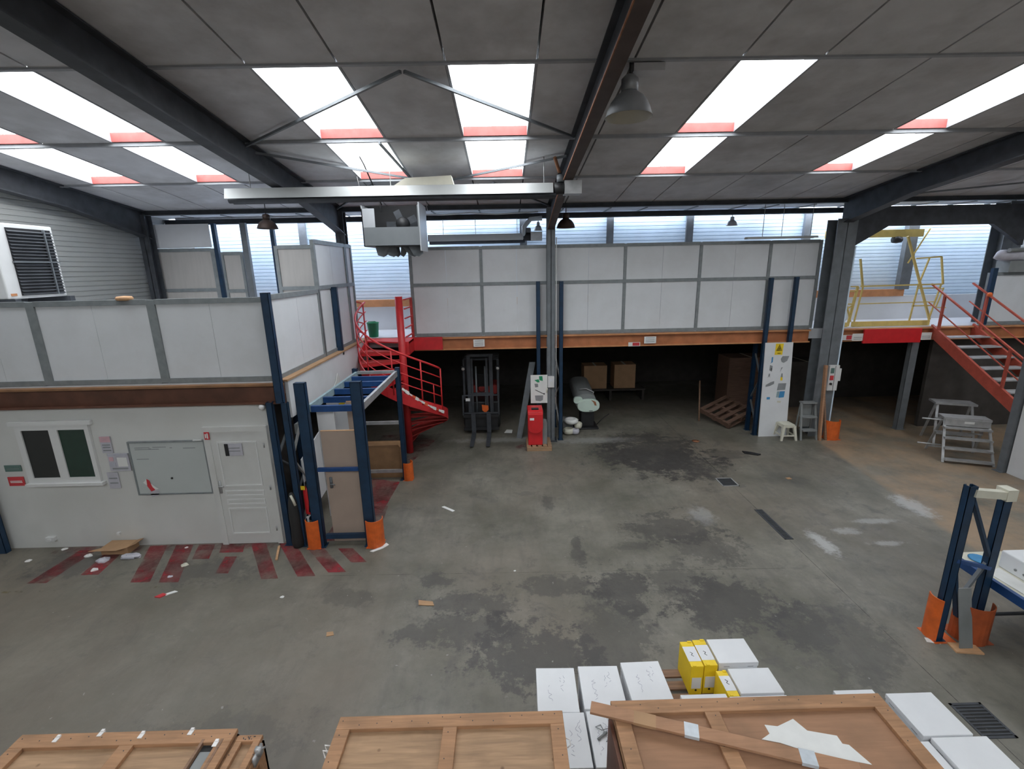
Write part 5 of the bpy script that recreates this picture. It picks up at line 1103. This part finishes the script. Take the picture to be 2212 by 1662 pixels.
# ================================================================== CRATES IN FRONT
def crate(lab, x0, x1, y0, y1, zt, battens, panel_m, wb=.105, rim=.035, group=None, frame_m=M_crate, side_m=M_crate):
    t = thing('wooden_crate', lab, 'crate', ((x0+x1)/2, (y0+y1)/2, 0), group=group)
    # lid panel with frame boards standing proud
    B(x0+.01, x1-.01, y0+.01, y1-.01, zt-rim-.02, zt-rim).build('lid_panel', panel_m, t)
    B(x0, x1, y1-wb, y1, zt-rim, zt).build('lid_board', frame_m, t, bevel=.004); B(x0, x1, y0, y0+wb, zt-rim, zt).build('lid_board', frame_m, t, bevel=.004)
    B(x0, x0+wb, y0+wb, y1-wb, zt-rim, zt-.001).build('lid_board', frame_m, t, bevel=.004); B(x1-wb, x1, y0+wb, y1-wb, zt-rim, zt-.001).build('lid_board', frame_m, t, bevel=.004)
    for xb in battens: B(xb-wb*.5, xb+wb*.5, y0+wb, y1-wb, zt-rim, zt-.002).build('lid_batten', frame_m, t, bevel=.004)
    zs = zt-rim-.02
    for (a, b, c, d) in ((x0+.02, x1-.02, y1-.04, y1-.02), (x0+.02, x1-.02, y0+.02, y0+.04)): B(a, b, c, d, .1, zs).build('side_panel', side_m, t)
    for (a, b) in ((x0+.02, x0+.04), (x1-.04, x1-.02)): B(a, b, y0+.04, y1-.04, .1, zs).build('end_panel', side_m, t)
    for x in (x0, x1-.02):
        for y in (y0+.0, y1-.1): B(x, x+.02, y, y+.1, .1, zs).build('corner_board', frame_m, t)
        B(x, x+.02, y0+.1, y1-.1, zs-.1, zs).build('end_board', frame_m, t)
    for x in (x0, x1-.1, (x0+x1)/2-.05): B(x, x+.1, y1-.02, y1, .1, zs).build('side_board', frame_m, t)
    for x in (x0+.05, (x0+x1)/2-.05, x1-.15): B(x, x+.1, y0, y1, 0, .1).build('skid', frame_m, t)
    # nail heads along the boards
    mb = MB(); rr = random.Random(int(x0*50)+99)
    for k in range(14):
        x = x0+.05+(x1-x0-.1)*k/13+rr.uniform(-.02, .02); mb.lathe([(0, .002), (.004, .002), (.004, 0)], (x, y1-wb*rr.uniform(.25, .75), zt), 6)
    for x in [x0+wb/2, x1-wb/2]+list(battens):
        for k in range(5): mb.lathe([(0, .002), (.004, .002), (.004, 0)], (x+rr.uniform(-.03, .03), y0+.15+(y1-y0-.3)*k/4, zt), 6)
    mb.smooth = False; o = mb.build('nail_heads', M_steel, t); o['kind'] = 'stuff'
    return t
c1 = crate('wooden crate with metal clips at lower left', -3.72, -2.10, 1.85, 2.86, 1.25, [-2.86], M_crate2)
for k, (x, y) in enumerate(((-3.42, 2.82), (-3.12, 2.855), (-2.80, 2.83), (-2.44, 2.845), (-2.20, 2.75))):
    mb = MB().box(x-.016, x+.016, y-.03, y+.012, 1.25, 1.256); mb.box(x-.012, x+.012, y+.005, y+.022, 1.235, 1.262); mb.build('metal_clip', M_tape, c1)
B(-2.33, -2.17, 2.52, 2.76, 1.218, 1.222).build('opening_shade', M_dark, c1)
mb = MB().box(-2.32, -2.30, 2.5, 2.78, 1.215, 1.252); mb.box(-2.18, -2.16, 2.5, 2.78, 1.215, 1.252); mb.build('opening_frame', M_pallet, c1)
B(-2.29, -2.2, 2.56, 2.70, 1.223, 1.23).build('grey_insert', M_greyp, c1)
t = crate('narrow wooden crate standing against the lower left crate', -2.085, -1.90, 1.85, 2.83, 1.22, [], M_crate2, wb=.05)
mb = MB().box(-1.905, -1.885, 2.66, 2.78, 1.12, 1.20); mb.box(-1.9, -1.86, 2.70, 2.73, 1.17, 1.235); mb.tube([(-1.88, 2.70, 1.23), (-1.86, 2.74, 1.2), (-1.87, 2.78, 1.16)], .008, 6); mb.build('toggle_clip', M_zinc, t)
c2 = crate('wooden crate with two-field lid at bottom centre', -1.35, .37, 1.85, 2.93, 1.25, [-.49], M_crate2)
mb = MB()
for k in range(2): mb.tube([(-1.35, 2.74-k*.04, 1.2), (-1.40, 2.735-k*.04, 1.215), (-1.385, 2.72-k*.04, 1.17), (-1.35, 2.72-k*.04, 1.16)], .006, 6)
mb.build('wire_handle', M_tape, c2)
mb = MB().tube([(.37, 2.74, 1.21), (.40, 2.73, 1.21), (.405, 2.70, 1.19), (.38, 2.69, 1.18)], .005, 6); mb.build('wire_handle', M_tape, c2)
c3 = crate('wooden crate with red-brown lid at bottom right', .76, 2.90, 1.75, 3.0, 1.25, [1.52], M_plyr, wb=.115)
B(.725, .75, 2.0, 2.9, .3, 1.19).build('stained_board', M_bbrown, label='dark red-brown board leaning on left side of the right crate', cat='board')
# plank lying across
t = thing('loose_plank', 'long wooden plank lying askew across the right crate', 'plank', (1.45, 2.7, 1.25))
pa, pb = Vector((.59, 2.925, 1.275)), Vector((2.32, 2.40, 1.275))
MB().bar(pa, pb, .10, .022).build('board', M_plank, t, bevel=.003)
d_ = (pb-pa).normalized()
for (f_, w_) in ((.38, .10), (.80, .10)):
    p = pa+d_*1.8*f_; MB().bar(p, p+d_*w_, .108, .026).build('clear_tape', M_clear, t)
for (f_, w_) in ((.18, .16),):
    p = pa+d_*1.8*f_; MB().bar(p, p+d_*w_, .104, .024).build('patch', M_card, t)
zp = 1.292
def sheet(lab, pts, m=M_paper, z=1.222): return MB().prism([(x, y, z) for x, y in pts], (0, 0, .003)).build('torn_sheet', m, label=lab, cat='paper')
sheet('torn white paper sheet on lid of the right crate', [(1.88, 2.79), (1.97, 2.775), (2.12, 2.83), (2.17, 2.735), (2.36, 2.69), (2.36, 2.63), (2.40, 2.62), (2.46, 2.48), (2.10, 2.57), (1.92, 2.65), (1.80, 2.68), (1.88, 2.72)], z=1.2155)
sheet('torn white paper sheet below the plank on right crate', [(1.55, 2.46), (1.80, 2.40), (2.0, 2.30), (1.9, 2.1), (1.66, 2.14)], z=1.2155)
